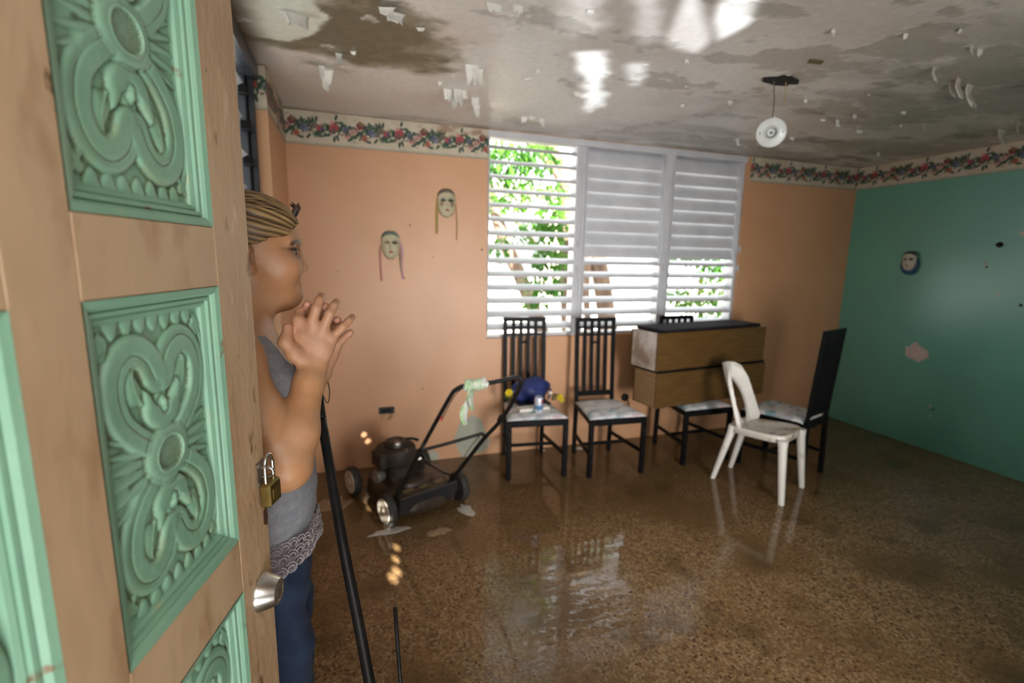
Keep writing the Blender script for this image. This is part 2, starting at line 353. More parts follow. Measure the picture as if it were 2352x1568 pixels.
# ---------------------------------------------------------------- ceiling
def ceiling():
    x = np.arange(-.62, 4.96, .014); y = np.arange(-.2, 3.74, .014); X, Y = np.meshgrid(x, y)
    wx, wy = X+.06*(fbm(X*5, Y*5, 40)-.5), Y+.06*(fbm(X*5, Y*5, 41)-.5)
    c = np.zeros(X.shape+(3,)); c[:] = (.80, .775, .725)
    c = mixc(c, (.69, .63, .57), sstep(.35, .7, fbm(wx*1.6, wy*1.6, 3)))
    right = sstep(1.5, 3.2, X+.25*(Y-2.4))
    st = fbm(wx*2.1, wy*5.5, 11, 6, .6)
    c = mixc(c, (.40, .375, .33), right*sstep(.40, .62, st)*.85)
    c = mixc(c, (.22, .20, .165), right*sstep(.58, .72, fbm(wx*3.3, wy*8, 15, 6, .6))*.8)
    # mould beside the left window, and along the far edge
    dm = np.hypot((X-.05)/.62, (Y-2.42)/.42)+1.1*(fbm(wx*4.5, wy*7, 21, 7, .62)-.5)
    c = mixc(c, (.20, .175, .10), sstep(.98, .66, dm)*.85)
    c = mixc(c, (.10, .085, .05), sstep(.72, .45, dm+.8*(fbm(wx*9, wy*14, 23, 6, .6)-.5))*.75)
    dl = np.hypot((X+.30)/.30, (Y-2.25)/.45)+.5*(fbm(wx*6, wy*6, 25)-.5)
    c = mixc(c, (.72, .73, .62), sstep(.80, .74, dl))
    c = mixc(c, (.16, .12, .07), sstep(-.24, -.34, X+.06*fbm(X*7, Y*9, 29))*sstep(3.2, 2.4, Y)*.8)
    far = sstep(3.5, 3.68, Y+.12*(fbm(X*4, Y*12, 31)-.5))
    c = mixc(c, (.24, .215, .17), far*sstep(.42, .62, fbm(wx*3, wy*9, 33))*.9)
    # paint layers lifting off: pale edges round bare plaster
    pl = fbm(wx*2.6+3, wy*5+1, 51, 6, .6)-.10*sstep(1.4, .2, X)*(Y > 2.75)+.05*right-.05*sstep(1.6, .6, X)
    bare = sstep(.635, .65, pl); edge = sstep(.62, .633, pl)-bare
    c = mixc(c, (.47, .44, .385), bare*.75); c = mixc(c, (.80, .78, .72), np.clip(edge, 0, 1)*.8)
    Z = H+.0025*bare-.0035*np.clip(edge, 0, 1)-.002*(fbm(wx*9, wy*9, 61)-.5)+.02*(X < -10)
    V = np.stack([X, Y, Z], -1).reshape(-1, 3); F = gridfaces(len(x), len(y))[:, ::-1]
    o = struct(npmesh('ceiling', V, F, CEILM, colors=c.reshape(-1, 3)))
    MB().box((2.2, 1.8, H+.09), (5.9, 4.3, .12)).build('slab', PLASTER, o)
    # curls and rags of paint hanging down
    def flake(px, py, wd, ln, az, bend, seed, dz=0):
        rr = random.Random(seed); b = onZ(px, py, H-.002); ca, sa = math.cos(az), math.sin(az)
        jag = [rr.uniform(.55, 1) for _ in range(7)]
        def fn(u, v):
            a = v*bend; L = ln*v*jag[min(6, int(u*6.99))]
            s = (u-.5)*wd*(1-.35*v+.25*math.sin(9*u+seed)*v)
            out = L*(math.sin(a)/max(a, .01)) if bend < 3 else L
            down = L*(1-math.cos(a))/max(a, .01)
            return (b[0]+ca*s-sa*(L*.25*math.cos(a)+.01*math.sin(6*u)), b[1]+sa*s+ca*(L*.25*math.cos(a)), b[2]-down*1.1-dz)
        f = MB().sheet(fn, 6, 6).build('paint_flake', FLAKE, o, smooth=True)
        md = f.modifiers.new('thickness', 'SOLIDIFY'); md.thickness = .0015
    for i, (px, py, wd, ln, az, bend) in enumerate((
        (752, 160, .07, .17, -.2, 2.2), (778, 122, .035, .09, .3, 2.4), (738, 150, .03, .09, .1, 2.0),
        (1082, 148, .06, .15, -.1, 2.3), (1102, 158, .045, .14, .2, 2.5), (1094, 150, .03, .07, 0, 2.2),
        (1030, 205, .06, .10, 0, 2.3), (1052, 205, .06, .13, .1, 2.5), (1042, 208, .04, .15, 0, 2.4), (1066, 207, .035, .09, .2, 2.3),
        (1092, 225, .055, .08, 0, 2.0), (1096, 240, .05, .11, .1, 2.4),
        (1205, 268, .05, .07, 0, 2.1), (1246, 272, .05, .10, .3, 2.5), (1222, 268, .05, .03, 0, 1.5),
        (680, 30, .10, .09, .4, 1.6), (655, 25, .06, .05, 0, 1.5), (910, 28, .08, .06, .2, 1.5), (890, 16, .07, .05, -.3, 1.5),
        (1192, 12, .06, .05, .2, 1.5), (1135, 8, .08, .05, .1, 1.5),
        (2148, 155, .05, .10, .5, 2.3), (2205, 180, .07, .14, .3, 2.3), (2232, 195, .09, .18, .2, 2.5), (2190, 190, .05, .10, .1, 2.2),
        (2305, 298, .12, .20, .1, 2.6), (2340, 285, .07, .09, .4, 2.0), (1925, 275, .05, .05, .2, 2), (1975, 298, .08, .05, 0, 1.8),
        (1820, 315, .06, .04, 0, 1.9), (2125, 285, .06, .05, .3, 1.8), (2018, 350, .04, .05, 0, 2.2), (1695, 318, .035, .08, 0, 2.4), (2235, 105, .05, .05, .4, 1.8))):
        flake(px, py, wd, ln, az, bend, i+3)
    rf = random.Random(12)
    for i in range(46):
        px, py = (rf.uniform(1480, 2345), rf.uniform(60, 385)) if i < 34 else (rf.uniform(620, 1400), rf.uniform(20, 260))
        if py > 250+.13*(px-1480) or (abs(px-1790) < 60 and py < 250): continue
        flake(px, py, rf.uniform(.02, .055), rf.uniform(.02, .05), rf.uniform(-.5, .5), rf.uniform(.6, 2.2), 100+i)
    h = onZ(1795, 183, H)
    hb = MB(); rr = random.Random(2); ring = [(.085*rr.uniform(.75, 1.15)*math.cos(a)*1.2, .055*rr.uniform(.8, 1.2)*math.sin(a)) for a in np.linspace(0, 2*math.pi, 18)[:-1]]
    hb.prism(ring, -.006, .03); hb.build('broken_socket_hole', DARK, o, loc=(h[0], h[1], H-.004))
    h2 = onZ(1872, 141, H); MB().prism([(-.045, -.012), (.03, -.02), (.05, .012), (-.02, .02)], -.0012, .004).build('missing_paint_spot', mat('stain_brown', (.16, .12, .05)), o, loc=(h2[0], h2[1], H-.003))
    MB().tube(smooth_path([(h[0]+.03, h[1], H-.005), (h[0]+.035, h[1], H-.05), (h[0]+.03, h[1]-.005, H-.10), (h[0]+.015, h[1]-.01, H-.125)], 5), .003, 6).build('loose_wire', mat('yellowed_wire', (.35, .26, .12)), o)
    return o
ceil_o = ceiling()

# ---------------------------------------------------------------- walls
T = .15
wb = MB()
wb.box(((XL-.1+WL)/2, D+T/2, H/2), (WL-XL+.1, T, H)); wb.box(((WR+XR+.15)/2, D+T/2, H/2), (XR+.15-WR, T, H))
wb.box(((WL+WR)/2, D+T/2, WS/2), (WR-WL, T, WS)); wb.box(((WL+WR)/2, D+T/2, (WT+H)/2), (WR-WL, T, H-WT))
wall_back = struct(wb.build('wall_back', PEACH))
def patch(name, poly, m, parent, plane, th=.0025):     # a flat irregular patch lying on a wall, outline in pixels
    rr = random.Random(len(poly)); pts = []
    for i in range(len(poly)):
        a, b = np.array(poly[i], float), np.array(poly[(i+1) % len(poly)], float)
        for k in range(4):
            q = a+(b-a)*k/4+np.array([rr.uniform(-2, 2), rr.uniform(-2, 2)])*(k > 0); pts.append(q)
    P = [plane(*q) for q in pts]; n = len(P); off = np.array([0, -th, 0]) if plane is PB else np.array([-th, 0, 0])
    vs = [p+off for p in P]+list(P)
    return MB().add(vs, [tuple(range(n))]+[(i, n+i, n+(i+1) % n, (i+1) % n) for i in range(n)]).build(name, m, parent)
PB = lambda a, b: onY(a, b, D); PR = lambda a, b: onX(a, b, XR)
patch('bare_patch', [(1068, 962), (1088, 952), (1107, 965), (1112, 985), (1122, 1000), (1124, 1022), (1112, 1036), (1090, 1042), (1060, 1050), (1052, 1030), (1042, 1005), (1050, 992), (1056, 972)], PLASTER, wall_back, PB)
patch('bare_patch', [(975, 1043), (990, 1034), (1008, 1040), (1006, 1056), (980, 1058)], PLASTER, wall_back, PB)
for px, py, r in ((942, 517, .006), (1107, 573, .008), (994, 590, .004), (776, 622, .004), (970, 892, .006), (1085, 915, .005), (1040, 920, .004)):
    q = onY(px, py, D); MB().lathe([(r, 0), (r*.8, .003), (r*.3, .004)], 8, q, (0, -1, 0)).build('nail_hole', DARK, wall_back)
wall_right = struct(MB().box((XR+T/2, 1.75, H/2), (T, 3.9, H)).build('wall_right', GREEN))
patch('bare_patch', [(2079, 795), (2090, 797), (2098, 787), (2108, 787), (2116, 797), (2133, 806), (2131, 822), (2118, 827), (2108, 832), (2094, 823), (2082, 818)], PINKPL, wall_right, PR)
for px, py, r, m_ in ((2264, 607, .012, PINKPL), (2295, 678, .010, PINKPL), (2347, 536, .016, PINKPL), (2137, 932, .012, PINKPL), (2137, 955, .010, PINKPL), (2143, 940, .010, DARK), (2266, 613, .009, DARK), (2345, 701, .012, DARK)):
    q = onX(px, py, XR); MB().lathe([(r, 0), (r*.8, .003), (r*.3, .004)], 9, q, (-1, 0, 0)).build('nail_hole', m_, wall_right)
LY0, LY1, LXO = 1.75, 2.92, -.46         # opening of the left window and its outer plane
wl = MB(); wl.box((LXO/2+XL/2, (LY1+D+T)/2, H/2), (XL-LXO, D+T-LY1, H)); wl.box(((LXO+XL)/2, LY0/2+.05, H/2), (XL-LXO, LY0-.1, H))
wl.box(((LXO+XL)/2, (LY0+LY1)/2, .45), (XL-LXO, LY1-LY0, .9))
wall_left = struct(wl.build('wall_left', PEACH))
wf = MB()        # front wall behind the camera: doorway and a wide window
wf.box((-.42, .02, H/2), (.12, .14, H)); wf.box((.51, .02, H/2), (.10, .14, H)); wf.box((.06, .02, 2.36), (.80, .14, H-2.19))
wf.box((1.75, .02, .05), (2.38, .14, .1)); wf.box((1.75, .02, 2.44), (2.38, .14, .19)); wf.box((3.92, .02, H/2), (1.96, .14, H))
struct(wf.build('wall_front', PEACH))
# unseen enclosure added to block sun and sky; pierced panel added to throw sunbeams
def sun_blockers():
    Yp, Ys = -3.6, -.10; m = MB()
    m.box((-2.28, Yp, 2.6), (7.4, .05, 5.4)); m.box((4.4, Yp, 2.6), (5.2, .05, 5.4)); m.box((1.61, Yp, 1.15), (.40, .05, 2.5)); m.box((1.61, Yp, 4.45), (.40, .05, 1.7))
    m.box((1.4, -1.85, 3.78), (9.4, 3.7, .1)); m.box((-3.2, -1.85, 1.8), (.1, 3.7, 4.)); m.box((6.0, -1.85, 1.8), (.1, 3.7, 4.)); m.box((-1.9, -.05, 1.8), (2.9, .05, 4.)); m.box((5.4, -.05, 1.8), (1.2, .05, 4.)); m.box((2, -.05, 3.2), (6.5, .05, 1.3))
    struct(m.build('wall_light_blocker', PLASTER)); m = MB()
    hits = [(Vector(onZ(*q)), r) for q, r in (((902, 1328), .020), ((911, 1312), .019), ((909, 1284), .015), ((911, 1257), .014))]
    hits += [(Vector(atR(px, py, math.hypot(.147, 2.785))), .013) for px, py in ((878, 1158), (874, 1172), (885, 1190), (889, 1206))]
    hits += [(Vector(onY(px, py, D)), .010) for px, py in ((836, 998), (845, 1013), (855, 1030), (865, 1046))]
    holes = [((q-SUNT*((q.y-Ys)/SUNT.y)).x, (q-SUNT*((q.y-Ys)/SUNT.y)).z, r) for q, r in hits]
    x0, x1, z0, z1 = .50, 1.03, .1, 2.40; xs = np.arange(x0, x1, .004); zs = np.arange(z0, z1, .004); z = z0; runs_prev = None; zstart = z0
    def emit(runs, za, zb):
        for a, b in runs: m.box(((a+b)/2, Ys, (za+zb)/2), (b-a, .012, zb-za))
    for zz in list(zs)+[z1]:
        runs = []; run = None
        near = [h for h in holes if abs(zz+.002-h[1]) < h[2]]
        if near:
            for xx in list(xs)+[x1]:
                op = xx >= x1 or any(math.hypot(xx+.002-h[0], zz+.002-h[1]) < h[2] for h in near)
                if not op and run is None: run = xx
                if op and run is not None: runs.append((run, xx)); run = None
        else: runs = [(x0, x1)]
        if runs != runs_prev or zz >= z1:
            if runs_prev is not None: emit(runs_prev, zstart, zz)
            runs_prev = runs; zstart = zz
    return struct(m.build('window_beam_mask', FRM0))
FRM0 = mat('beam_mask_grey', (.3, .3, .3))
sun_blockers()

# ---------------------------------------------------------------- wallpaper border
RED, DRED, PINK, GRN, DGRN, BLUE, OCH, ORG, BRN, CREAM = (.36, .05, .065), (.17, .028, .03), (.52, .24, .23), (.06, .115, .07), (.022, .06, .04), (.085, .10, .18), (.2, .14, .06), (.34, .10, .055), (.17, .12, .08), (.60, .54, .43)
PERIOD = .43
MOTIF = []
def _motif():
    r = random.Random(5); a = MOTIF.append      # (s, v, rx, ry, angle, colour, kind)
    for i in range(120):     # trailing leaves along the garland
        s = i/120*PERIOD; v = .50+.07*math.sin(s/PERIOD*4*math.pi)+r.uniform(-.16, .16)
        a((s, v, r.uniform(.011, .021), r.uniform(.005, .009), r.uniform(-1.6, 1.6), r.choice([GRN, DGRN, DGRN, GRN, (.13, .19, .12)]), 0))
    for i in range(26):
        a((r.uniform(0, PERIOD), .52+r.uniform(-.16, .16), .006, .006, 0, r.choice([BLUE, PINK, (.2, .2, .33), BRN]), 0))
    for i in range(12): a((r.uniform(0, PERIOD), .52+r.uniform(-.34, .34), .022, .0016, r.uniform(-1, 1), BRN, 0))
    for s, v, rad, c in ((.03, .55, .030, RED), (.018, .70, .013, PINK), (.112, .34, .018, PINK), (.135, .42, .012, PINK), (.168, .53, .021, (.50, .24, .22)),
                         (.20, .68, .026, DRED), (.205, .73, .014, OCH), (.225, .32, .021, ORG), (.27, .50, .022, BLUE), (.285, .43, .015, (.18, .2, .3)),
                         (.335, .58, .022, BRN), (.37, .50, .019, RED), (.385, .47, .014, (.13, .06, .2)), (.10, .52, .016, BLUE)):
        a((s, v, rad, rad*.95, 0, c, 1))
    for i in range(40): a((r.uniform(0, PERIOD), .50+r.uniform(-.15, .15), r.uniform(.008, .014), r.uniform(.0035, .006), r.uniform(-1.6, 1.6), r.choice([DGRN, GRN]), 0))
    for s, v, an in ((.045, .86, 1.3), (.05, .26, -1.2), (.03, .22, -1.7), (.13, .24, .5), (.08, .6, .8), (.235, .62, -.9), (.33, .74, 1.9), (.35, .76, 1.4), (.31, .72, 2.3), (.25, .22, -.2), (.30, .26, .9)):
        a((s, v, .021, .0085, an, DGRN, 0))
_motif()
def border(name, p0, dvec, length, s0, flip=False, dirt=None):
    st = .0035; n = int(length/st)+1; hB = H-ZB; mm = int(hB/st)+1
    s = np.linspace(0, length, n); v = np.linspace(0, 1, mm); S, Vv = np.meshgrid(s, v); Sp = (S+s0) % PERIOD
    c = np.zeros(S.shape+(3,)); c[:] = CREAM
    c = mixc(c, (.50, .44, .33), sstep(.45, .7, fbm(S*9, Vv*2+s0, 71))*.6)
    for (ms, mv, rx, ry, an, colr, kind) in MOTIF:
        dx = (Sp-ms+PERIOD/2) % PERIOD-PERIOD/2; dz = (Vv-mv)*hB
        if kind == 0:
            ca, sa = math.cos(an), math.sin(an); e = ((dx*ca+dz*sa)/rx)**2+((-dx*sa+dz*ca)/ry)**2; c = mixc(c, colr, sstep(1.15, .8, e))
        else:
            ang = np.arctan2(dz, dx); rr = np.hypot(dx, dz)/(rx*(1+.12*np.sin(5*ang+ms*90)))
            c = mixc(c, colr, sstep(1.08, .92, rr)); pet = (np.sin(rr*11+ang*2.0) > .35)*(rr < .9)
            c = mixc(c, tuple(min(1, k*1.7+.05) for k in colr), pet*.35); c = mixc(c, tuple(k*.5 for k in colr), (rr < .22)*.8)
    lo = Vv*hB; c = mixc(c, (.16, .19, .14), ((lo < .006))*.9); c = mixc(c, (.30, .33, .25), ((lo > .009) & (lo < .016))*.6); c = mixc(c, (.22, .12, .07), (lo > hB-.006)*.95)
    if dirt is not None: c = dirt(c, S, Vv)
    lift = .0015+.0015*fbm(S*6, Vv*2, 77)
    nrm = np.array([dvec[1], -dvec[0], 0]) if not flip else np.array([-dvec[1], dvec[0], 0])
    V = np.array(p0)+S[..., None]*np.array(dvec)+Vv[..., None]*np.array([0, 0, hB])+lift[..., None]*nrm
    F = gridfaces(n, mm); return struct(npmesh(name, V.reshape(-1, 3), F if not flip else F[:, ::-1], VC, colors=c.reshape(-1, 3)))
SO = .43-(754-650)/470*1.38+.03      # puts the first rose where the photograph has it
def dirt_left(c, S, V): return mixc(c, (.14, .11, .07), sstep(.45, .62, fbm(S*7, V*2.5, 81))*.75)
def dirt_bl(c, S, V): return mixc(c, (.36, .24, .17), (S > 1.0)*sstep(.70, .80, V+.12*(fbm(S*22, V*3, 83)-.5))*sstep(.3, .5, fbm(S*14, V*4, 84))*.9)
border('trim_1', (XL, LY1, ZB), (0, 1, 0), D-LY1, .1, False, dirt_left)
border('trim_2', (LXO, LY1, ZB), (1, 0, 0), XL-LXO, .0)
border('trim_3', (XL, D, ZB), (1, 0, 0), WL-XL, SO, False, dirt_bl)
border('trim_4', (WR+.035, D, ZB), (1, 0, 0), XR-WR-.035, .02)
border('trim_5', (XR, D, ZB), (0, -1, 0), D-.1, .30)

# ---------------------------------------------------------------- back window: three bays of metal louvres
win = struct(empty('window_1', ((WL+WR)/2, D, WS)))
def wpart(m, name, mt=ALU, **k):
    o = m.build(name, mt, win, **k); o.matrix_parent_inverse = Matrix.Translation(-win.location); return o
YW = D+.062
MX = (1.815, 2.645)
for i, x in enumerate(MX): wpart(MB().box((x, D+.055, (WS+WT)/2), (.058, .075, WT-WS), None, .004).box((x, D+.012, (WS+WT)/2), (.018, .02, WT-WS), None, .003), 'mullion')
wpart(MB().box(((WL+WR)/2, D+.045, (WT-.037+H-.004)/2), (WR-WL, .10, H-.004-WT+.037), None, .004), 'head_rail')
wpart(MB().box(((WL+WR)/2, D+.075, WS+.012), (WR-WL, .08, .024), None, .004), 'sill_rail')
BAYS = ((WL+.006, MX[0]-.03), (MX[0]+.03, MX[1]-.03), (MX[1]+.03, WR-.012))
def slat(x0, x1, z, tilt, lip=1, wd=.117):
    prof = []
    for k in range(9):
        t = k/8-.5; prof.append((t*wd, .006*math.cos(t*math.pi*1.0)+lip*((-.010*(t > .44))-.008*(t < -.44))))
    m = MB(); vs = []; ca, sa = math.cos(tilt), math.sin(tilt)
    for xx in (x0, x1):
        for sgn in (1, -1):
            for (a, b) in (prof if sgn > 0 else prof[::-1]):
                b2 = b-.0045*(sgn < 0); vs.append((xx, YW+a*ca-b2*sa, z+a*sa+b2*ca))
    n = 18; m.add(vs, [tuple(range(n)), tuple(range(n, 2*n))[::-1]]+[(i, n+i, n+(i+1) % n, (i+1) % n) for i in range(n)])
    return wpart(m, 'slat', ang=40, smooth=True)
PZ = .1055
for bi, (x0, x1) in enumerate(BAYS):
    wpart(MB().box((x1-.016, YW, (WS+WT)/2), (.030, .10, WT-WS-.06), None, .003), 'side_channel')
    wpart(MB().box((x0+.006, YW, (WS+WT)/2), (.012, .10, WT-WS-.06), None, .003), 'side_channel')
    zs = [WT-.085-k*PZ for k in range(14)]
    for k, z in enumerate(zs):
        closed = bi > 0 and k < 8
        if bi > 0 and not closed and k == 8: pass
        slat(x0+.012, x1-.032, z-(.010 if closed else 0), math.radians(72) if closed else math.radians(19), 1, .130 if closed else .117)
    for zc in (1.72, 1.55): wpart(MB().box((x1+.008, D+.012, zc), (.02, .03, .05), None, .004).tube([(x1+.008, D-.002, zc), (x1-.004, D-.022, zc-.01), (x1-.006, D-.024, zc-.05)], .004, 6), 'crank')
wpart(MB().box((WR+.012, D-.006, 1.70), (.028, .012, .10), None, .004), 'latch_plate', PEACH)
wpart(MB().box((WR-.004, D+.05, (WS+WT)/2), (.012, .10, WT-WS), None, .003), 'side_jamb', PEACH)

# ---------------------------------------------------------------- left window, seen edge-on past the door
win2 = struct(empty('window_2', (LXO, (LY0+LY1)/2, .9)))
FRM = mat('dark_grey_frame', (.045, .055, .07), (.03, .035, .045), 10, 3, .35)
def w2(m, name, mt, **k):
    o = m.build(name, mt, win2, **k); o.matrix_parent_inverse = Matrix.Translation(-win2.location); return o
w2(MB().box((LXO-.012, LY1-.035, (.9+2.47)/2), (.05, .07, 1.57), None, .004), 'frame_post', FRM)
w2(MB().box((LXO+.030, LY1-.022, (.9+2.47)/2), (.03, .022, 1.57), None, .004), 'frame_post', FRM)
w2(MB().box((LXO-.012, LY0+.03, (.9+2.47)/2), (.05, .06, 1.57), None, .004), 'frame_post', FRM)
w2(MB().box((LXO+.012, (LY0+LY1)/2, 2.492), (.11, LY1-LY0, .078), None, .004), 'frame_rail', FRM)
w2(MB().box((LXO-.012, (LY0+LY1)/2, .92), (.06, LY1-LY0, .04), None, .004), 'frame_rail', FRM)
for k in range(9):
    z = 1.06+k*.165; tl = math.radians(48 if k % 2 else 30)
    w2(MB().box((LXO-.035, (LY0+LY1)/2-.03, z), (.11, LY1-LY0-.16, .005), Matrix.Rotation(-tl, 4, 'Y'), .002), 'slat', ALU)
    w2(MB().box((LXO+.008, LY1-.09, z), (.05, .04, .045), None, .006), 'slat_clip', BLACK)
# ---------------------------------------------------------------- outdoors
struct(MB().box((3, 14, -.25), (60, 60, .2)).build('ground', mat('pale_concrete_yard', (.62, .60, .56), (.52, .50, .46), 1.2, 5, .85)))
BARK = mat('tree_bark', (.22, .15, .105), (.11, .075, .055), 9, 6, .85, bump=.8, bscale=30, stretch=(1, 1, .35))
def leafmat(n, a, b): return mat(n, a, b, 3, 2, .42, trans=.45, spec=.4)
LEAF = leafmat('mango_leaf', (.10, .26, .03), (.045, .15, .025)); LEAF2 = leafmat('hedge_leaf', (.05, .17, .04), (.15, .28, .04))
def leaves(clusters, name, mt, parent, L=.15, W=.024, seed=1):
    r = np.random.RandomState(seed); V = []; F = []
    for (c, rad, n) in clusters:
        for _ in range(n):
            d = r.normal(size=3); d /= np.linalg.norm(d); p = np.array(c)+d*np.array(rad)*r.uniform(.35, 1)**.6
            a = r.uniform(0, 2*math.pi); dr = np.array([math.cos(a), math.sin(a), r.uniform(-1.2, .1)]); dr /= np.linalg.norm(dr)
            sd = np.cross(dr, [0, 0, 1]); sd /= np.linalg.norm(sd); up = np.cross(sd, dr); l = L*r.uniform(.6, 1.25); w = W*r.uniform(.8, 1.3); n0 = len(V)
            V += [p, p+dr*l*.4+sd*w-up*.006, p+dr*l*.4+up*.004, p+dr*l*.4-sd*w-up*.006, p+dr*l-up*.02]
            F += [(n0, n0+1, n0+2), (n0, n0+2, n0+3), (n0+1, n0+4, n0+2), (n0+2, n0+4, n0+3)]
    o = npmesh(name, V, F, mt, parent, smooth=False); o['kind'] = 'stuff'; return o
def Yp(px, py, Y=6.): return tuple(onY(px, py, Y))
t1 = empty('tree'); tag(t1, 'tree with a thick bent trunk right outside the left louvre bay', 'tree')
P = [(*onY(1316, 770, 6)[:2], -.2), Yp(1312, 760), Yp(1306, 620), Yp(1302, 500), Yp(1294, 410), Yp(1262, 345, 6.1), Yp(1215, 300, 6.2), (1.7, 6.2, 3.8)]
m = MB().tube(smooth_path(P, 6), list(np.linspace(.15, .08, 43)), 12); m.build('trunk', BARK, t1, smooth=True)
for q in ([Yp(1312, 500), Yp(1290, 420, 5.9), Yp(1236, 350, 5.8), Yp(1180, 300, 5.6)], [Yp(1305, 430), Yp(1330, 360, 6.2), Yp(1380, 250, 6.4)], [Yp(1318, 620), Yp(1280, 590, 6.2), Yp(1230, 560, 6.2), Yp(1180, 500, 6.1)]):
    s = smooth_path(q, 5); MB().tube(s, list(np.linspace(.06, .02, len(s))), 8).build('branch', BARK, t1, smooth=True)
leaves([((*Yp(1165, 365, 5.4),), (.35, .3, .20), 260), ((*Yp(1240, 360, 5.6),), (.22, .3, .2), 120), ((*Yp(1200, 420, 5.5),), (.25, .25, .12), 70), ((*Yp(1270, 440, 5.6),), (.2, .25, .14), 70),
        ((*Yp(1260, 500, 5.6),), (.22, .3, .25), 150), ((*Yp(1215, 530, 5.7),), (.3, .3, .15), 80), ((*Yp(1265, 590, 5.7),), (.24, .3, .17), 170), ((*Yp(1255, 650, 5.6),), (.26, .3, .16), 170),
        ((*Yp(1230, 690, 5.6),), (.2, .25, .08), 60), ((*Yp(1140, 440, 5.5),), (.16, .2, .3), 60), ((2., 6.0, 3.6), (.9, .6, .6), 500), ((*Yp(1150, 560, 5.6),), (.14, .2, .16), 60), ((*Yp(1180, 460, 5.6),), (.3, .3, .1), 90), ((*Yp(1275, 520, 5.6),), (.2, .25, .2), 90)], 'leaves', LEAF, t1, seed=4)
t2 = empty('tree'); tag(t2, 'dark slanting tree trunk outside the middle louvre bay', 'tree')
P = [(*onY(1404, 790, 6.6)[:2], -.2), Yp(1398, 770, 6.6), Yp(1384, 660, 6.6), Yp(1368, 560, 6.6), Yp(1360, 430, 6.7), Yp(1380, 250, 6.8)]
MB().tube(smooth_path(P, 6), list(np.linspace(.17, .09, 31)), 12).build('trunk', BARK, t2, smooth=True)
s = smooth_path([Yp(1352, 760, 6.5), Yp(1346, 660, 6.6), Yp(1356, 560, 6.6), Yp(1364, 500, 6.65)], 5); MB().tube(s, list(np.linspace(.05, .07, len(s))), 8).build('branch', BARK, t2, smooth=True)
leaves([((3.95, 7.3, 3.5), (.6, .5, .6), 300)], 'leaves', LEAF, t2, seed=6)
t3 = empty('tree'); tag(t3, 'leaning tree trunk at the far left edge of the left louvre bay', 'tree')
P = [(*onY(1262, 790, 7.2)[:2], -.2), Yp(1245, 765, 7.2), Yp(1205, 660, 7.2), Yp(1160, 555, 7.2), Yp(1132, 470, 7.2), Yp(1100, 360, 7.2)]
MB().tube(smooth_path(P, 6), list(np.linspace(.13, .08, 31)), 12).build('trunk', BARK, t3, smooth=True)
leaves([((1.0, 7.7, 3.5), (.7, .5, .6), 300)], 'leaves', LEAF, t3, seed=8)
h1 = empty('shrub'); tag(h1, 'dense green shrub outside the right louvre bay', 'shrub')
s = smooth_path([(5.2, 6.2, -.15), (5.1, 6.1, .5), (5.0, 6.1, 1.2), (5.05, 6., 1.8)], 5); MB().tube(s, .03, 7).build('stem', BARK, h1, smooth=True)
leaves([((*Yp(1600, 585, 5.8),), (.5, .4, .15), 420), ((*Yp(1655, 640, 5.8),), (.35, .4, .30), 420), ((*Yp(1565, 680, 5.9),), (.22, .3, .13), 130), ((*Yp(1625, 700, 5.8),), (.45, .4, .12), 260), ((*Yp(1600, 735, 5.8),), (.5, .4, .10), 260), ((4.9, 6.2, 2.1), (.7, .5, .35), 500)], 'leaves', LEAF2, h1, L=.11, W=.026, seed=9)
hs = empty('house', (1.5, 12, -.15)); tag(hs, 'pale house wall across the yard beyond the leaves', 'house')
PALE = mat('pale_render', (.80, .74, .62), (.74, .68, .56), 2, 3, .9)
def hp(m, n, mt): o = m.build(n, mt, hs); o.matrix_parent_inverse = Matrix.Translation((-1.5, -12, .15))
hp(MB().box((1.5, 13, 1.6), (9, 2, 3.5)), 'wall', PALE); hp(MB().box((1.5, 12.8, 3.42), (9.6, 2.8, .16)), 'roof', mat('white_roof', (.8, .8, .8)))
hp(MB().box((4.2, 11.98, 1.9), (1.3, .06, 1.2)), 'window', FRM)
fe = empty('fence', (4.6, 8.6, -.15)); tag(fe, 'white rail fence across the yard behind the trees', 'fence')
WF = mat('white_fence_paint', (.8, .8, .8), (.7, .7, .7), 4, 3, .6)
for i, z in enumerate((1.02, 1.32, .5)):
    o = MB().box((4.2, 8.6, z), (9, .04, .09), None, .005).build('rail', WF, fe); o.matrix_parent_inverse = Matrix.Translation((-4.6, -8.6, .15))
for k in range(6):
    o = MB().box((-.2+k*1.75, 8.64, .62), (.07, .05, 1.55), None, .005).build('post', WF, fe); o.matrix_parent_inverse = Matrix.Translation((-4.6, -8.6, .15))

# ---------------------------------------------------------------- entrance door, swung into the room
PHI = math.radians(13.5); DDIR = Vector((math.sin(PHI), math.cos(PHI), 0)); DNRM = Vector((math.cos(PHI), -math.sin(PHI), 0))
DP0 = Vector((.8*math.sin(math.radians(-12.5)), .8*math.cos(math.radians(-12.5)), 0))
SE, PW, MS = .105, .245, .072                  # latch stile, panel opening, middle stile
SH = -(PW*2+MS+.10)                            # hinge edge
TH = .038
door = struct(empty('door_1', DP0+DDIR*SH))
DM = Matrix(((DDIR.x, DNRM.x, 0, DP0.x), (DDIR.y, DNRM.y, 0, DP0.y), (0, 0, 1, 0), (0, 0, 0, 1)))     # (s, n, z) -> world
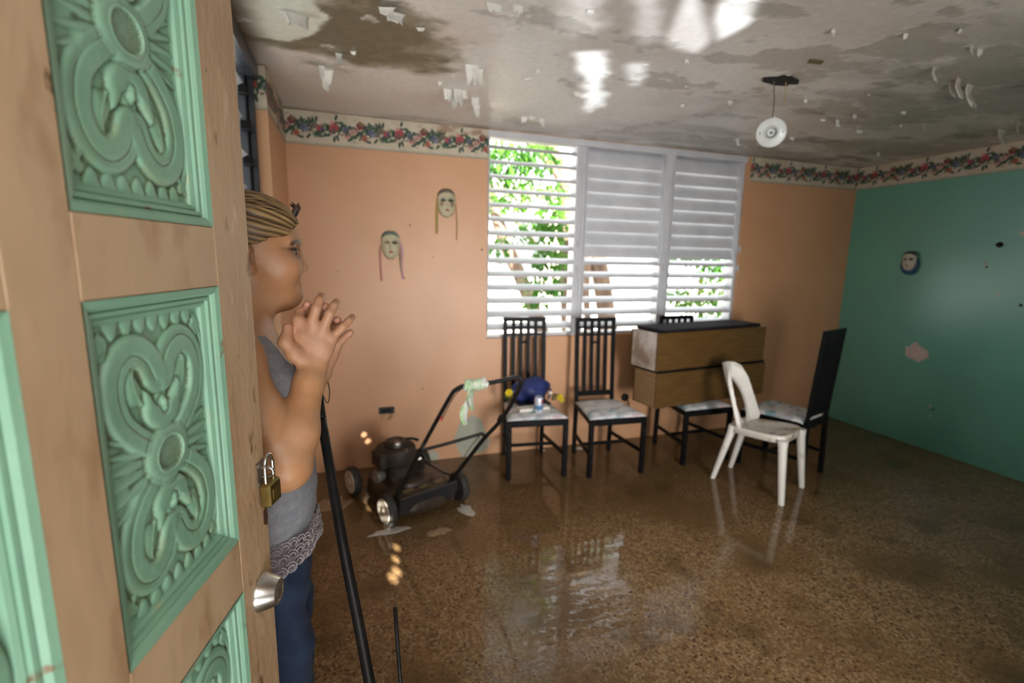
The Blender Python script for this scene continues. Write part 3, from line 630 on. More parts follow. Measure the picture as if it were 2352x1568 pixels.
# s along the door towards the latch edge, n out of the carved face
WOOD = mat('tan_painted_wood', (.58, .415, .255), (.46, .30, .17), 4, 6, .5, bump=.25, bscale=45, stretch=(1, 1, .45),
           spots=[((.36, .215, .11), 18, .56, .74), ((.13, .065, .03), 38, .69, .74)])
EDGEW = mat('worn_tan_wood', (.54, .365, .215), (.44, .28, .155), 7, 6, .5, bump=.5, bscale=60, stretch=(1, 1, .5),
            spots=[((.62, .44, .27), 30, .62, .72), ((.16, .08, .035), 24, .63, .70), ((.05, .025, .012), 46, .70, .75)])
MINT = mat('mint_green_paint', (.25, .455, .315), (.21, .40, .275), 9, 5, .42, bump=.15, bscale=70, spots=[((.36, .42, .26), 22, .62, .74), ((.20, .14, .07), 30, .68, .74)])
MINTV = mat('mint_carving', (1, 1, 1), (.88, .9, .88), 22, 4, .42, attr=True, bump=.12, bscale=90)
def dpart(m, name, mt, parent=None, **k):
    parent = parent or door
    m.v = [tuple(DM @ Vector(p)) for p in m.v]; o = m.build(name, mt, parent, **k); o.matrix_parent_inverse = parent_world(parent).inverted(); return o
def parent_world(o):
    M = Matrix.Translation(o.location) @ Matrix.Rotation(o.rotation_euler.z, 4, 'Z')
    return M if o.parent is None else parent_world(o.parent) @ o.matrix_parent_inverse @ M
def sbox(m, s0, s1, z0, z1, n0=-TH, n1=0., bev=.0012): return m.box(((s0+s1)/2, (n0+n1)/2, (z0+z1)/2), (s1-s0, n1-n0, z1-z0), None, bev)
ZROWS = ((1.634, 2.021), (1.166, 1.553), (.692, 1.079), (.224, .611)); ZT = 2.12
COLS = ((-PW, 0.), (-PW*2-MS, -PW-MS))
dpart(sbox(MB(), 0, SE, .012, ZT), 'latch_stile', EDGEW)
dpart(sbox(MB(), -PW-MS, -PW, .012, ZT), 'middle_stile', WOOD); dpart(sbox(MB(), SH, -PW*2-MS, .012, ZT), 'hinge_stile', WOOD)
zz = [ZT]+[z for a in ZROWS for z in (a[1], a[0])]+[.012]
for c0, c1 in COLS:
    for k in range(0, 10, 2): dpart(sbox(MB(), c0, c1, zz[k+1], zz[k], bev=.0015), 'rail', WOOD)

# the carving: height field in panel coordinates (metres from the panel centre)
CW, CH = .205, .347
def carving():
    st = .00115; nx, nz = int(CW/st)+1, int(CH/st)+1
    x = np.linspace(-CW/2, CW/2, nx); z = np.linspace(-CH/2, CH/2, nz); X, Z = np.meshgrid(x, z)
    Hh = np.zeros_like(X)
    def up(h):
        nonlocal Hh; Hh = np.maximum(Hh, h)
    def dome(d, w, h, p=.5): return h*np.clip(1-(d/w)**2, 0, 1)**p          # rounded section
    def path(pts, w0, w1, h, grooves=0, p=.4):                              # swept band with optional rolled grooves
        S = np.array(smooth_path(pts, 14)); n = len(S); best = np.full(X.shape, 9.); tt = np.zeros_like(X); side = np.zeros_like(X)
        for i in range(n-1):
            a, b = S[i], S[i+1]; d = b-a; L2 = d@d+1e-12
            t = np.clip(((X-a[0])*d[0]+(Z-a[1])*d[1])/L2, 0, 1); ex, ez = X-a[0]-t*d[0], Z-a[1]-t*d[1]; dist = np.hypot(ex, ez)
            k = dist < best; best = np.where(k, dist, best); tt = np.where(k, (i+t)/(n-1), tt); side = np.where(k, np.sign(ex*d[1]-ez*d[0]), side)
        w = w0+(w1-w0)*tt; q = best/w; hh = h*np.clip(1-q**8, 0, 1)**p
        if grooves:
            sgn = q*side; hh = hh*(1-.34*np.exp(-((sgn+.30)/.07)**2)-.16*np.exp(-((sgn+.52)/.05)**2)+.14*sgn)
        up(np.where(q < 1, hh, 0))
    def drop(cx, cz, L, W, ang, h, p=.6):                                     # tapered leaf / bead
        ca, sa = math.cos(ang), math.sin(ang); a = (X-cx)*ca+(Z-cz)*sa; b = -(X-cx)*sa+(Z-cz)*ca
        t = a/L; w = W*(1-.55*np.clip(t, -1, 1)); up(h*np.clip(1-(b/w)**2-np.clip(np.abs(t), 0, 2)**4, 0, 1)**p)
    for sz in (1, -1):
        for sx in (1, -1):
            q = lambda *pts: [(sx*a, sz*b) for a, b in pts]
            path(q((.006, .096), (.020, .121), (.044, .133), (.067, .121), (.077, .093), (.070, .060), (.050, .036), (.026, .018)), .0205, .0150, .0062, 1)
            drop(sx*.047, sz*.096, .026, .0105, sz*1.25 if sx > 0 else sz*(math.pi-1.25), .0044, .5)
            path(q((.036, .070), (.045, .088), (.047, .108), (.038, .120)), .0016, .0012, .0056)
            for k, an in enumerate((-.52, -.31, -.10, .10, .31, .52) if sz > 0 else ()):
                drop(sx*.064, .070*math.sin(an), .031, .0046, (0 if sx > 0 else math.pi)+sx*an*.8, .0044)
            path(q((.082, .150), (.094, .132), (.098, .105)), .006, .002, .0036)
            for k in range(3): drop(sx*(.089-k*.008), sz*(.150-k*.011), .012, .0042, sz*math.pi/2+sx*.6, .0036)
        for k in range(7):                                                # scalloped fringe at the head and foot
            drop((k-3)*.0225, sz*.160, .0125, .0100, -sz*math.pi/2, .0042, .5)
        ev = np.hypot(X/.034, (Z-sz*.058)/.027); ec = np.hypot(X/.0235, (Z-sz*.086)/.026)             # open cup with two lips
        up(np.where((ev < 1) & (ec > 1), .0074*np.clip(1-ev**8, 0, 1)**.5*np.clip((ec-1)/.12, 0, 1)**.5, 0))
        for sx in (-1, 1): drop(sx*.027, sz*.072, .016, .0085, sz*(1.2 if sx > 0 else math.pi-1.2), .0080, .5)
        drop(0, sz*.064, .0150, .0090, -sz*math.pi/2, .0060, .6)
        d0 = np.hypot(X/.0052, (Z-sz*.062)/.0078); Hh += .0026*np.clip(1-d0**2, 0, 1)**.5-.0022*np.exp(-((d0-1.5)/.25)**2)*(Hh > .003)
        drop(0, sz*.104, .010, .006, sz*math.pi/2, .0060)
    e = np.hypot(X/.0425, Z/.036)
    ring = np.where(e < 1, .0082*np.clip(1-e**10, 0, 1)**.5, 0); up(ring)
    Hh = np.where(e < .56, .0048+.0014*np.sign(np.sin((X+Z)*900)*np.sin((X-Z)*900))*(.5+.5*vnoise(X*400, Z*400, 3)), Hh); Hh += .0016*np.exp(-((e-.61)/.04)**2)-.0012*np.exp(-((e-1.06)/.04)**2)*(Hh > .002)
    ground = .0007*(fbm(X*160, Z*160, 9, 3)-.5); Hh = Hh+ground
    k = 3; P = np.pad(Hh, k, mode='edge'); B = sum(P[i:i+Hh.shape[0], j:j+Hh.shape[1]] for i in range(2*k+1) for j in range(2*k+1))/(2*k+1)**2
    S = np.pad(Hh, 1, mode='edge'); Hs = sum(S[i:i+Hh.shape[0], j:j+Hh.shape[1]] for i in range(3) for j in range(3))/9
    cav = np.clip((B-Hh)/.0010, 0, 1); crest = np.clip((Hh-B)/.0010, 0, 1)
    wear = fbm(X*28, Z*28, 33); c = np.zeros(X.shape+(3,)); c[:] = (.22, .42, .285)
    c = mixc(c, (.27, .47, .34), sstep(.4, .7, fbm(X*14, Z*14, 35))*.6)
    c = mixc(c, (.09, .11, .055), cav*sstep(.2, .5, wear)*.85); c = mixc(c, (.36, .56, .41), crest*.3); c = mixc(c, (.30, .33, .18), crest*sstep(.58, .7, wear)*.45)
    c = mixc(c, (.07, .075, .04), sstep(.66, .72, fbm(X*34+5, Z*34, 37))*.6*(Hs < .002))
    return X, Z, Hs, c
cX, cZ, cH, cC = carving()
carve_me = None
for ci, (c0, c1) in enumerate(COLS):
    for ri, (z0, z1) in enumerate(ZROWS):
        sc, zc = (c0+c1)/2, (z0+z1)/2; REC = -.0185
        if carve_me is None:
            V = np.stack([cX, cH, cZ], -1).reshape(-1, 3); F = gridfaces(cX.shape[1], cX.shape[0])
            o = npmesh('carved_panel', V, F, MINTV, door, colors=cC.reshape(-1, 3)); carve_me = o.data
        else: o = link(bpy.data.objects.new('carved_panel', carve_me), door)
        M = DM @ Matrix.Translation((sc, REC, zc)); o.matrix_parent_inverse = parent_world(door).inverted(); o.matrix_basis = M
        m = MB(); w = .0335                     # mitred moulding swept round the opening
        prof = ((0, .0004), (.003, -.0006), (.008, -.002), (.011, -.0055), (.0125, -.0095), (.0135, -.0066), (.0180, -.0072), (.0190, -.0118), (.0215, -.0105), (.026, -.0128), (.0275, -.0172), (.0335, -.0195))
        rings = []
        for d, n in prof: rings.append([(c0+d, n, z0+d), (c1-d, n, z0+d), (c1-d, n, z1-d), (c0+d, n, z1-d)])
        for i in range(len(rings)-1):
            for k in range(4):
                a, b = rings[i], rings[i+1]; k2 = (k+1) % 4; m.add([a[k], a[k2], b[k2], b[k]], [(0, 1, 2, 3)])
        m.v = [tuple(DM @ Vector(p)) for p in m.v]; mo = m.build('moulding', MINT, o); mo.matrix_parent_inverse = M.inverted()
        bk = sbox(MB(), c0, c1, z0, z1, -TH+.004, -.024, .001)
        dpart(bk, 'panel_back', WOOD)
# hasp staple, deadbolt
hs_, hz = .0885, 1.235
hp_ = dpart(sbox(MB(), hs_-.017, hs_+.0165, hz-.021, hz+.021, 0, .0022, .0008), 'hasp_plate', RUST)
q = MB()
for a, b in ((-.012, .016), (.012, .016), (-.012, -.016), (.012, -.016)): q.lathe([(.0032, .002), (.0030, .0035), (.0012, .0042)], 10, (hs_+a, 0, hz+b), (0, 1, 0))
dpart(q, 'screws', STEEL, hp_)
st_ = smooth_path([(hs_+.002, .000, hz-.0085), (hs_+.002, .010, hz-.0085), (hs_+.002, .0175, hz-.006), (hs_+.002, .020, hz), (hs_+.002, .0175, hz+.006), (hs_+.002, .010, hz+.0085), (hs_+.002, .0, hz+.0085)], 5)
dpart(MB().tube(st_, .0031, 10), 'staple', STEEL, hp_, smooth=True)
ds, dz = .060, 1.033
db = dpart(MB().lathe([(.0325, 0), (.0325, .002), (.0315, .004), (.0215, .0285), (.0205, .0295), (.0150, .0292), (.0145, .0285)], 40, (ds, 0, dz), (0, 1, 0)), 'deadbolt', STEEL, smooth=True, ang=35)
dpart(MB().lathe([(.0146, .026), (.0146, .0288), (.0125, .0294), (.002, .0294)], 28, (ds, 0, dz), (0, 1, 0)), 'cylinder_face', RUST, db)
dpart(MB().box((ds, .0295, dz), (.0022, .0012, .010), None, 0), 'keyhole', DARK, db)
# the latch edge shows a strip of bare brass
dpart(sbox(MB(), SE-.0015, SE+.0008, 1.40, 2.1, -.024, -.008, .0004), 'edge_strip', mat('bare_edge', (.42, .26, .06)))
dpart(MB().prism([(-.007, -.012), (.006, -.016), (.009, .004), (.004, .018), (-.008, .010)], 0, .0012, Matrix.Translation((SE-.011, 0, 1.152)) @ Matrix.Rotation(-math.pi/2, 4, 'X')), 'rust_stain', mat('rust_stain', (.10, .03, .008), (.05, .02, .01), 60, 3, .7))
# padlock hanging from the staple
def onDoor(px, py, n):
    d = Vector(ray(px, py)); o = Vector(CAM)-DP0; return Vector(CAM)+d*((n-o.dot(DNRM))/d.dot(DNRM))
pk = empty('padlock', onDoor(620, 1106, .0175)); tag(pk, 'small brass padlock with steel shackle hanging from the hasp on the open door', 'padlock')
pk.scale = (1.14,)*3; pk.rotation_euler = (0, 0, math.radians(70))
MB().box((0, 0, -.0155), (.034, .016, .036), None, .003).build('body', BRASS, pk)
MB().box((0, -.0082, -.0155), (.016, .0006, .014), None, 0).build('stamped_face', mat('darker_brass', (.30, .22, .07), rough=.5, metal=1), pk)
sp = smooth_path([(-.0105, 0, -.004), (-.0105, 0, .024), (-.0088, 0, .034), (-.0045, 0, .0405), (0, 0, .0425), (.0045, 0, .0405), (.0088, 0, .034), (.0105, 0, .024), (.0105, 0, -.004)], 5)
MB().tube(sp, .0027, 12).build('shackle', CHROME, pk, smooth=True)
# ---------------------------------------------------------------- dining chairs (local: +y faces forward, x to the right)
def seat_print():
    n = 26; x = np.linspace(0, 1, n); X, Y = np.meshgrid(x, x)
    c = np.zeros((n, n, 3)); c[:] = (.76, .76, .74); a, b = X*3+Y*2, Y*9-X*3
    c = mixc(c, (.12, .36, .40), sstep(.54, .68, fbm(a, b, 91))*.8); c = mixc(c, (.30, .32, .36), sstep(.55, .7, fbm(a*1.3+4, b, 93))*.6)
    c = mixc(c, (.50, .28, .34), sstep(.62, .72, fbm(a*1.2+9, b*1.1, 95))*.6); return X, Y, c
SX, SY, SC = seat_print()
SEATM = mat('printed_seat_fabric', (1, 1, 1), (.88, .88, .9), 30, 3, .6, attr=True)
def make_chair():
    r = empty('dining_chair')
    fw, rw, dp = .212, .157, .46
    for s in (-1, 1):
        MB().bar((s*fw, dp, 0), (s*fw, dp, .45), .034, .034, (0, 1, 0), .003).build('leg', LACQ, r)
        MB().bar((s*rw, 0, 0), (s*rw, .012, .46), .028, .034, (0, 1, 0), .003).bar((s*rw, .012, .455), (s*(rw+.002), -.035, 1.135), .031, .024, (0, 1, 0), .003).build('leg', LACQ, r)
        MB().bar((s*fw, dp, .17), (s*rw, .006, .17), .02, .026, (0, 0, 1), .002).build('stretcher', LACQ, r)
    MB().bar((-.187, .235, .172), (.187, .235, .172), .026, .02, (0, 0, 1), .002).build('stretcher', LACQ, r)
    f = MB(); f.bar((-fw, dp, .425), (fw, dp, .425), .05, .026, (0, 1, 0), .002); f.bar((-rw, .012, .43), (rw, .012, .43), .05, .024, (0, 1, 0), .002)
    for s in (-1, 1): f.bar((s*fw, dp, .425), (s*rw, .01, .43), .024, .05, (0, 0, 1), .002)
    f.build('seat_frame', LACQ, r)
    n = SX.shape[0]; wx = (rw+.018)+(fw-rw)*SY; V = []
    e = lambda t: 1-np.abs(2*t-1)**6
    Zt = .452+.026*(e(SX)*e(SY))**.7
    top = np.stack([(SX-.5)*2*wx, .028+SY*(dp-.018), Zt], -1).reshape(-1, 3)
    F = list(map(tuple, gridfaces(n, n))); o = npmesh('seat_cushion', top, np.array(F), SEATM, r, colors=SC.reshape(-1, 3))
    md = o.modifiers.new('body', 'SOLIDIFY'); md.thickness = .012; md.offset = -1
    yb = lambda z: .012-.047*(z-.455)/.68
    def rail(z, h, x0=-.146, x1=.146, nm='back_rail'): MB().box(((x0+x1)/2, yb(z), z), (x1-x0, .018, h), None, .002).build(nm, LACQ, r)
    rail(1.118, .034); rail(1.056, .018); rail(.998, .018); rail(.515, .04); rail(.935, .016, -.02, .02)
    for k in range(4):
        x = (k-1.5)*.0605; MB().bar((x, yb(.50), .50), (x, yb(1.11), 1.11), .028, .014, (0, 1, 0), .002).build('back_slat', LACQ, r)
    return r
def copy_tree(o, parent=None):
    c = o.copy(); COL.objects.link(c)
    if parent: c.parent = parent
    for ch in list(o.children): copy_tree(ch, c)
    return c
chair0 = make_chair()
for i, (rm, fd, lab) in enumerate((
        ((1.322, 3.610), (-.055, -.46), 'black slat-back dining chair holding the blue bag and the drink can'),
        ((1.893, 3.490), (-.036, -.475), 'black dining chair with empty printed seat between bag chair and wooden cases'),
        ((2.684, 3.505), (.0, -.475), 'black dining chair hidden behind and under the two stacked wooden cases'),
        ((3.285, 2.585), (-.30, .94), 'black dining chair turned with its back to the viewer beside the white plastic chair'))):
    c = chair0 if i == 0 else copy_tree(chair0)
    c.location = (*rm, 0); c.rotation_euler = (0, 0, math.atan2(-fd[0], fd[1])); tag(c, lab, 'chair', 'black slat-back dining chairs')
# ---------------------------------------------------------------- long wooden cases stacked across the seats
VEN = mat('brown_wood_veneer', (.125, .066, .016), (.072, .036, .009), 5, 6, .38, stretch=(1.2, 9, 14), bump=.1)
VEN2 = mat('faded_wood_veneer', (.30, .185, .085), (.20, .12, .05), 5, 6, .5, stretch=(9, 1.2, 14), bump=.15)
MOLD = mat('whitened_wood_end', (.52, .47, .42), (.24, .17, .12), 7, 5, .6, stretch=(1, 1, 1), bump=.2, mixlo=.36, mixhi=.62)
def case(name, c0, ang, L, W, h, z, endm, label):
    r = empty(name, (c0[0], c0[1], z), ang); tag(r, label, 'case', 'wooden cases stacked on the chairs'); t = .018
    MB().box((L/2, t/2, h/2), (L, t, h), None, .002).build('front_panel', VEN, r)
    MB().box((L/2, W-t/2, h/2), (L, t, h), None, .002).build('back_panel', VEN, r)
    for x in (t/2, L-t/2): MB().box((x, W/2, h/2), (t, W-2*t, h), None, .002).build('end_panel', endm, r)
    MB().box((L/2, W/2, .012), (L-2*t, W-2*t, .014)).build('bottom', VEN2, r)
    return r
case('wooden_case', (2.19, 3.06), math.radians(7.2), 1.20, .27, .275, .4785, VEN2, 'lower long wood-veneer case lying across the chair seats under the other case')
gp = MB().box((.60, .139, .0), (1.185, .280, .027), None, .003).build('board', LACQ); gp.location = (2.18, 3.055, .7690); gp.rotation_euler = (0, 0, math.radians(7.4)); tag(gp, 'black filler strip standing for the shaded gap between the two wooden cases', 'board')  # dark strip added for the shade in the gap between the cases
case('wooden_case', (2.145, 3.015), math.radians(8), 1.185, .30, .285, .785, MOLD, 'upper long wood-veneer case with a whitened end panel and black board on top')
bm = MB().box((.58, .165, .011), (1.10, .30, .022), None, .004).build('board', mat('black_felt_board', (.014, .012, .017), (.02, .018, .022), 20, 3, .85, spec=.1)); bm.location = (2.175, 3.01, 1.0715); bm.rotation_euler = (0, 0, math.radians(9.5)); tag(bm, 'black board lying on top of the upper wooden case', 'board')

# ---------------------------------------------------------------- white plastic chair
def plastic_chair():
    r = empty('plastic_chair', (2.79, 2.60, 0)); fd = Vector((.40, -.90)).normalized(); r.rotation_euler = (0, 0, math.atan2(-fd.x, fd.y))
    tag(r, 'white plastic stacking chair with an oval hole in its back, standing on the wet floor', 'chair')
    # seat: dished slab with rolled rim
    def outline(t):      # superellipse, wider at the front
        a = 2*math.pi*t; ca, sa = math.cos(a), math.sin(a); x = abs(ca)**.5*math.copysign(1, ca); y = abs(sa)**.5*math.copysign(1, sa)
        return x*(.178+.022*y), y*.205
    n = 40; m = MB(); rings = []
    for sc, dz in ((.0, -.014), (.35, -.013), (.65, -.010), (.85, -.004), (.94, .002), (.985, .002), (1.0, -.006), (1.0, -.045), (.97, -.047), (.955, -.012), (.6, -.022), (0, -.026)):
        rings.append([(outline(k/n)[0]*sc, outline(k/n)[1]*sc, .445+dz+.012*(outline(k/n)[1]/.2)*sc) for k in range(n)])
    for a in rings: m.v += a
    m.c = [(1, 1, 1)]*len(m.v); m.f = [(i*n+k, i*n+(k+1) % n, (i+1)*n+(k+1) % n, (i+1)*n+k) for i in range(len(rings)-1) for k in range(n)]
    m.build('seat', mat('dirty_white_seat', (.78, .75, .68), (.70, .66, .58), 6, 4, .45, spots=[((.33, .26, .17), 9, .52, .68), ((.20, .15, .09), 16, .62, .75)]), r, smooth=True)
    # legs: tapered channels, splayed
    for x0, y0, x1, y1, w0, w1 in ((-.172, .185, -.200, .228, .052, .036), (.172, .185, .200, .228, .052, .036), (-.118, -.165, -.150, -.268, .050, .034), (.118, -.165, .150, -.268, .050, .034)):
        m = MB(); k = 10; vs = []
        for (x, y, z, w) in ((x0, y0, .435, w0*1.25), (x0+(x1-x0)*.12, y0+(y1-y0)*.12, .38, w0), (x1, y1, .0, w1)):
            for i in range(k):
                a = 2*math.pi*i/k; ca, sa = math.cos(a), math.sin(a); vs.append((x+w/2*abs(ca)**.6*math.copysign(1, ca), y+w/2*abs(sa)**.6*math.copysign(1, sa), z))
        m.add(vs, [(j*k+i, j*k+(i+1) % k, (j+1)*k+(i+1) % k, (j+1)*k+i) for j in range(2) for i in range(k)]+[tuple(range(k)), tuple(range(2*k, 3*k))[::-1]])
        m.build('leg', WHITE, r, smooth=True, ang=50)
    # back: curved shell with an oval opening
    nu, nv = 36, 40; V = np.zeros((nv, nu, 3))
    def back(u, v):       # u -1..1 , v 0 bottom .. 1 top
        w = .182-.046*v**1.2
        if v > .72: w *= math.sqrt(max(0, 1-((v-.72)/.28)**2*.93))
        x = u*w; y = -.130-.115*v-.085*(1-u*u)*(.45+.55*v)+.03*(1-v); z = .44+.415*v; return np.array([x, y, z])
    vs = []; fs = []; ng = 44; nr = 7
    for side in (0,):
        for j in range(nr+1):
            for i in range(ng):
                a = 2*math.pi*i/ng; ca, sa = math.cos(a), math.sin(a)
                sq = max(abs(ca), abs(sa)); ou, ov = ca/sq, .5+.5*sa/sq                    # outer square
                iu, iv = .54*ca, .37+.40*sa                                              # oval opening
                t = j/nr; u = iu+(ou-iu)*t; v = iv+(ov-iv)*t; vs.append(tuple(back(u, min(1, max(0., v)))))
        fs = [(j*ng+i, j*ng+(i+1) % ng, (j+1)*ng+(i+1) % ng, (j+1)*ng+i) for j in range(nr) for i in range(ng)]
        fs = [f for f in fs if not all(abs(vs[q][0]) < .095 and vs[q][2] < .452 for q in f)]
    b = MB().add(vs, fs).build('backrest', WHITE, r, smooth=True); md = b.modifiers.new('shell', 'SOLIDIFY'); md.thickness = .026; md.offset = 0
    md = b.modifiers.new('round', 'BEVEL'); md.width = .004; md.segments = 2; md.limit_method = 'ANGLE'
    return r
plastic_chair()

# ---------------------------------------------------------------- things on the first chair
bag = empty('bag', (1.325, 3.452, .478)); tag(bag, 'slumped dark blue cloth bag on the left dining chair', 'bag')
def bag_mesh():
    n, k = 34, 18; V = []; 
    for j in range(k+1):
        t = math.pi*j/k
        for i in range(n):
            a = 2*math.pi*i/n; rx, ry, rz = .142, .085, .118
            x, y, z = rx*math.sin(t)*math.cos(a), ry*math.sin(t)*math.sin(a), rz*math.cos(t)
            z = z if z > 0 else z*.72; w = 1+.10*math.sin(3*a+4*z*9)*math.sin(t)+.05*math.sin(7*a+2)*math.sin(t)
            x += .02*math.cos(t); V.append((x*w, y*w, .100+z*(1+.06*math.sin(5*x*9))))
    F = [(j*n+i, (j+1)*n+i, (j+1)*n+(i+1) % n, j*n+(i+1) % n) for j in range(k) for i in range(n)]
    m = MB().add([(x, y, max(z, .001)) for x, y, z in V], F); return m
CLOTH = mat('blue_nylon', (.012, .026, .14), (.008, .016, .07), 9, 4, .5, bump=.2, spots=[((.02, .025, .05), 7, .55, .7)])
bag_mesh().build('body', CLOTH, bag, smooth=True)
MB().box((0, -.02, .014), (.26, .17, .022), None, .008).build('base', mat('black_bag_base', (.012, .013, .02)), bag)
MB().tube(smooth_path([(-.12, -.03, .10), (-.16, -.02, .13), (-.135, 0, .16), (-.09, .01, .17)], 6), .012, 8, flat=.5).build('strap', CLOTH, bag, smooth=True)
MB().tube(smooth_path([(.13, -.02, .13), (.155, -.02, .10), (.15, -.02, .06), (.13, -.02, .03)], 6), .010, 8, flat=.5).build('strap', CLOTH, bag, smooth=True)
MB().box((.148, -.035, .085), (.02, .015, .025), None, .004).build('buckle', WHITE, bag)
# the folded pad or book in front of the bag
pad = empty('book', (1.28, 3.292, .4785), math.radians(3)); tag(pad, 'thick white closed book lying on the chair seat behind the can', 'book')
MB().box((0, 0, .012), (.24, .075, .020), None, .002).build('pages', mat('off_white_paper', (.72, .70, .64), (.66, .63, .55), 60, 2, .7, stretch=(1, 1, 20)), pad)
MB().box((0, 0, .023), (.246, .08, .003), None, .001).build('cover', mat('cream_cover', (.74, .72, .64)), pad)
# drink can
cn = empty('can', (1.296, 3.218, .4785), math.radians(20)); tag(cn, 'white and blue drink can with a red spot on the front of the chair seat', 'can')
MB().lathe([(.024, 0), (.0275, .004), (.0325, .012), (.0325, .108), (.029, .117), (.0265, .120), (.0262, .122), (.0255, .1205), (.0248, .118)], 28).build('body', mat('can_paint', (.55, .60, .70), (.62, .66, .74), 3, 2, .3, metal=.3), cn, smooth=True, ang=40)
MB().lathe([(.0331, .030), (.0332, .034), (.0332, .058), (.0331, .062)], 28).build('blue_band', mat('can_blue', (.05, .17, .36), (.10, .25, .42), 30, 2, .3), cn, smooth=True)
MB().lathe([(.0248, .1165), (.0248, .118), (.001, .118)], 24).build('lid', STEEL, cn)
def arc_patch(z0, z1, a0, a1, rad, rnd=True):
    def fn(u, v):
        z = (z0+z1)/2+(v-.5)*(z1-z0)*(math.sqrt(max(0, 1-(2*u-1)**2)) if rnd else 1); a = a0+(a1-a0)*u; return (rad*math.sin(a), -rad*math.cos(a), z)
    return MB().sheet(fn, 12, 8)
arc_patch(.078, .104, -.20, .62, .0331).build('red_spot', mat('can_red', (.45, .03, .05), rough=.3), cn, smooth=True)
arc_patch(.066, .077, -.15, .62, .0331).build('blue_spot', mat('can_dark_blue', (.02, .06, .2), rough=.3), cn, smooth=True)
# artificial flowers
def flowers(name, loc, heads, sticks, label, seed):
    r = empty(name, loc); tag(r, label, 'flowers'); rr = random.Random(seed)
    G = mat('plastic_leaf', (.07, .12, .03), (.12, .16, .06), 20, 2, .6); Yl = mat('yellow_petal', (.62, .50, .01), (.5, .36, .01), 20, 2, .6)
    for (x, y, z) in sticks: MB().tube(smooth_path([(0, 0, .012), (x*.5, y*.5, z*.7+.02), (x, y, z)], 5), .003, 6).build('stem', G, r)
    for (x, y, z, s) in heads:
        m = MB()
        for k in range(8):
            a = k*math.pi/4; R = Matrix.Rotation(a, 3, 'Y') @ Matrix.Rotation(.5, 3, 'X'); m.ball(Vector((x, y, z))+R @ Vector((0, 0, s*.55)), (s*.3, s*.1, s*.5), 8, 5, R=R)
        m.build('flower_head', Yl, r, smooth=True)
    for k in range(12):
        x, y, z = sticks[k % len(sticks)]; t = rr.uniform(.4, 1); a = rr.uniform(0, 6.28); l = rr.uniform(.03, .055)
        p = Vector((x*t, y*t, z*t*.8+.02)); d = Vector((math.cos(a), math.sin(a)*.5, rr.uniform(-.2, .6))).normalized(); s = d.cross(Vector((0, 0, 1))).normalized()*.009
        MB().add([p, p+d*l*.5+s, p+d*l, p+d*l*.5-s, p+d*l*.5+Vector((0, 0, .004))], [(0, 1, 4), (1, 2, 4), (2, 3, 4), (3, 0, 4)]).build('leaf', G, r)
flowers('flower_spray', (1.505, 3.47, .474), [(.035, -.07, .055, .032), (.055, -.075, .030, .022)], [(.055, -.06, .05), (.075, -.07, .02), (.07, -.09, .012), (.02, -.05, .07), (.04, -.04, .06)], 'artificial yellow flowers with green leaves at the right of the blue bag', 3)
flowers('flower_spray', (1.130, 3.44, .474), [(-.015, -.05, .125, .036)], [(-.015, -.045, .12), (.0, -.03, .10), (-.01, -.05, .07)], 'single artificial yellow flower at the left of the blue bag', 4)

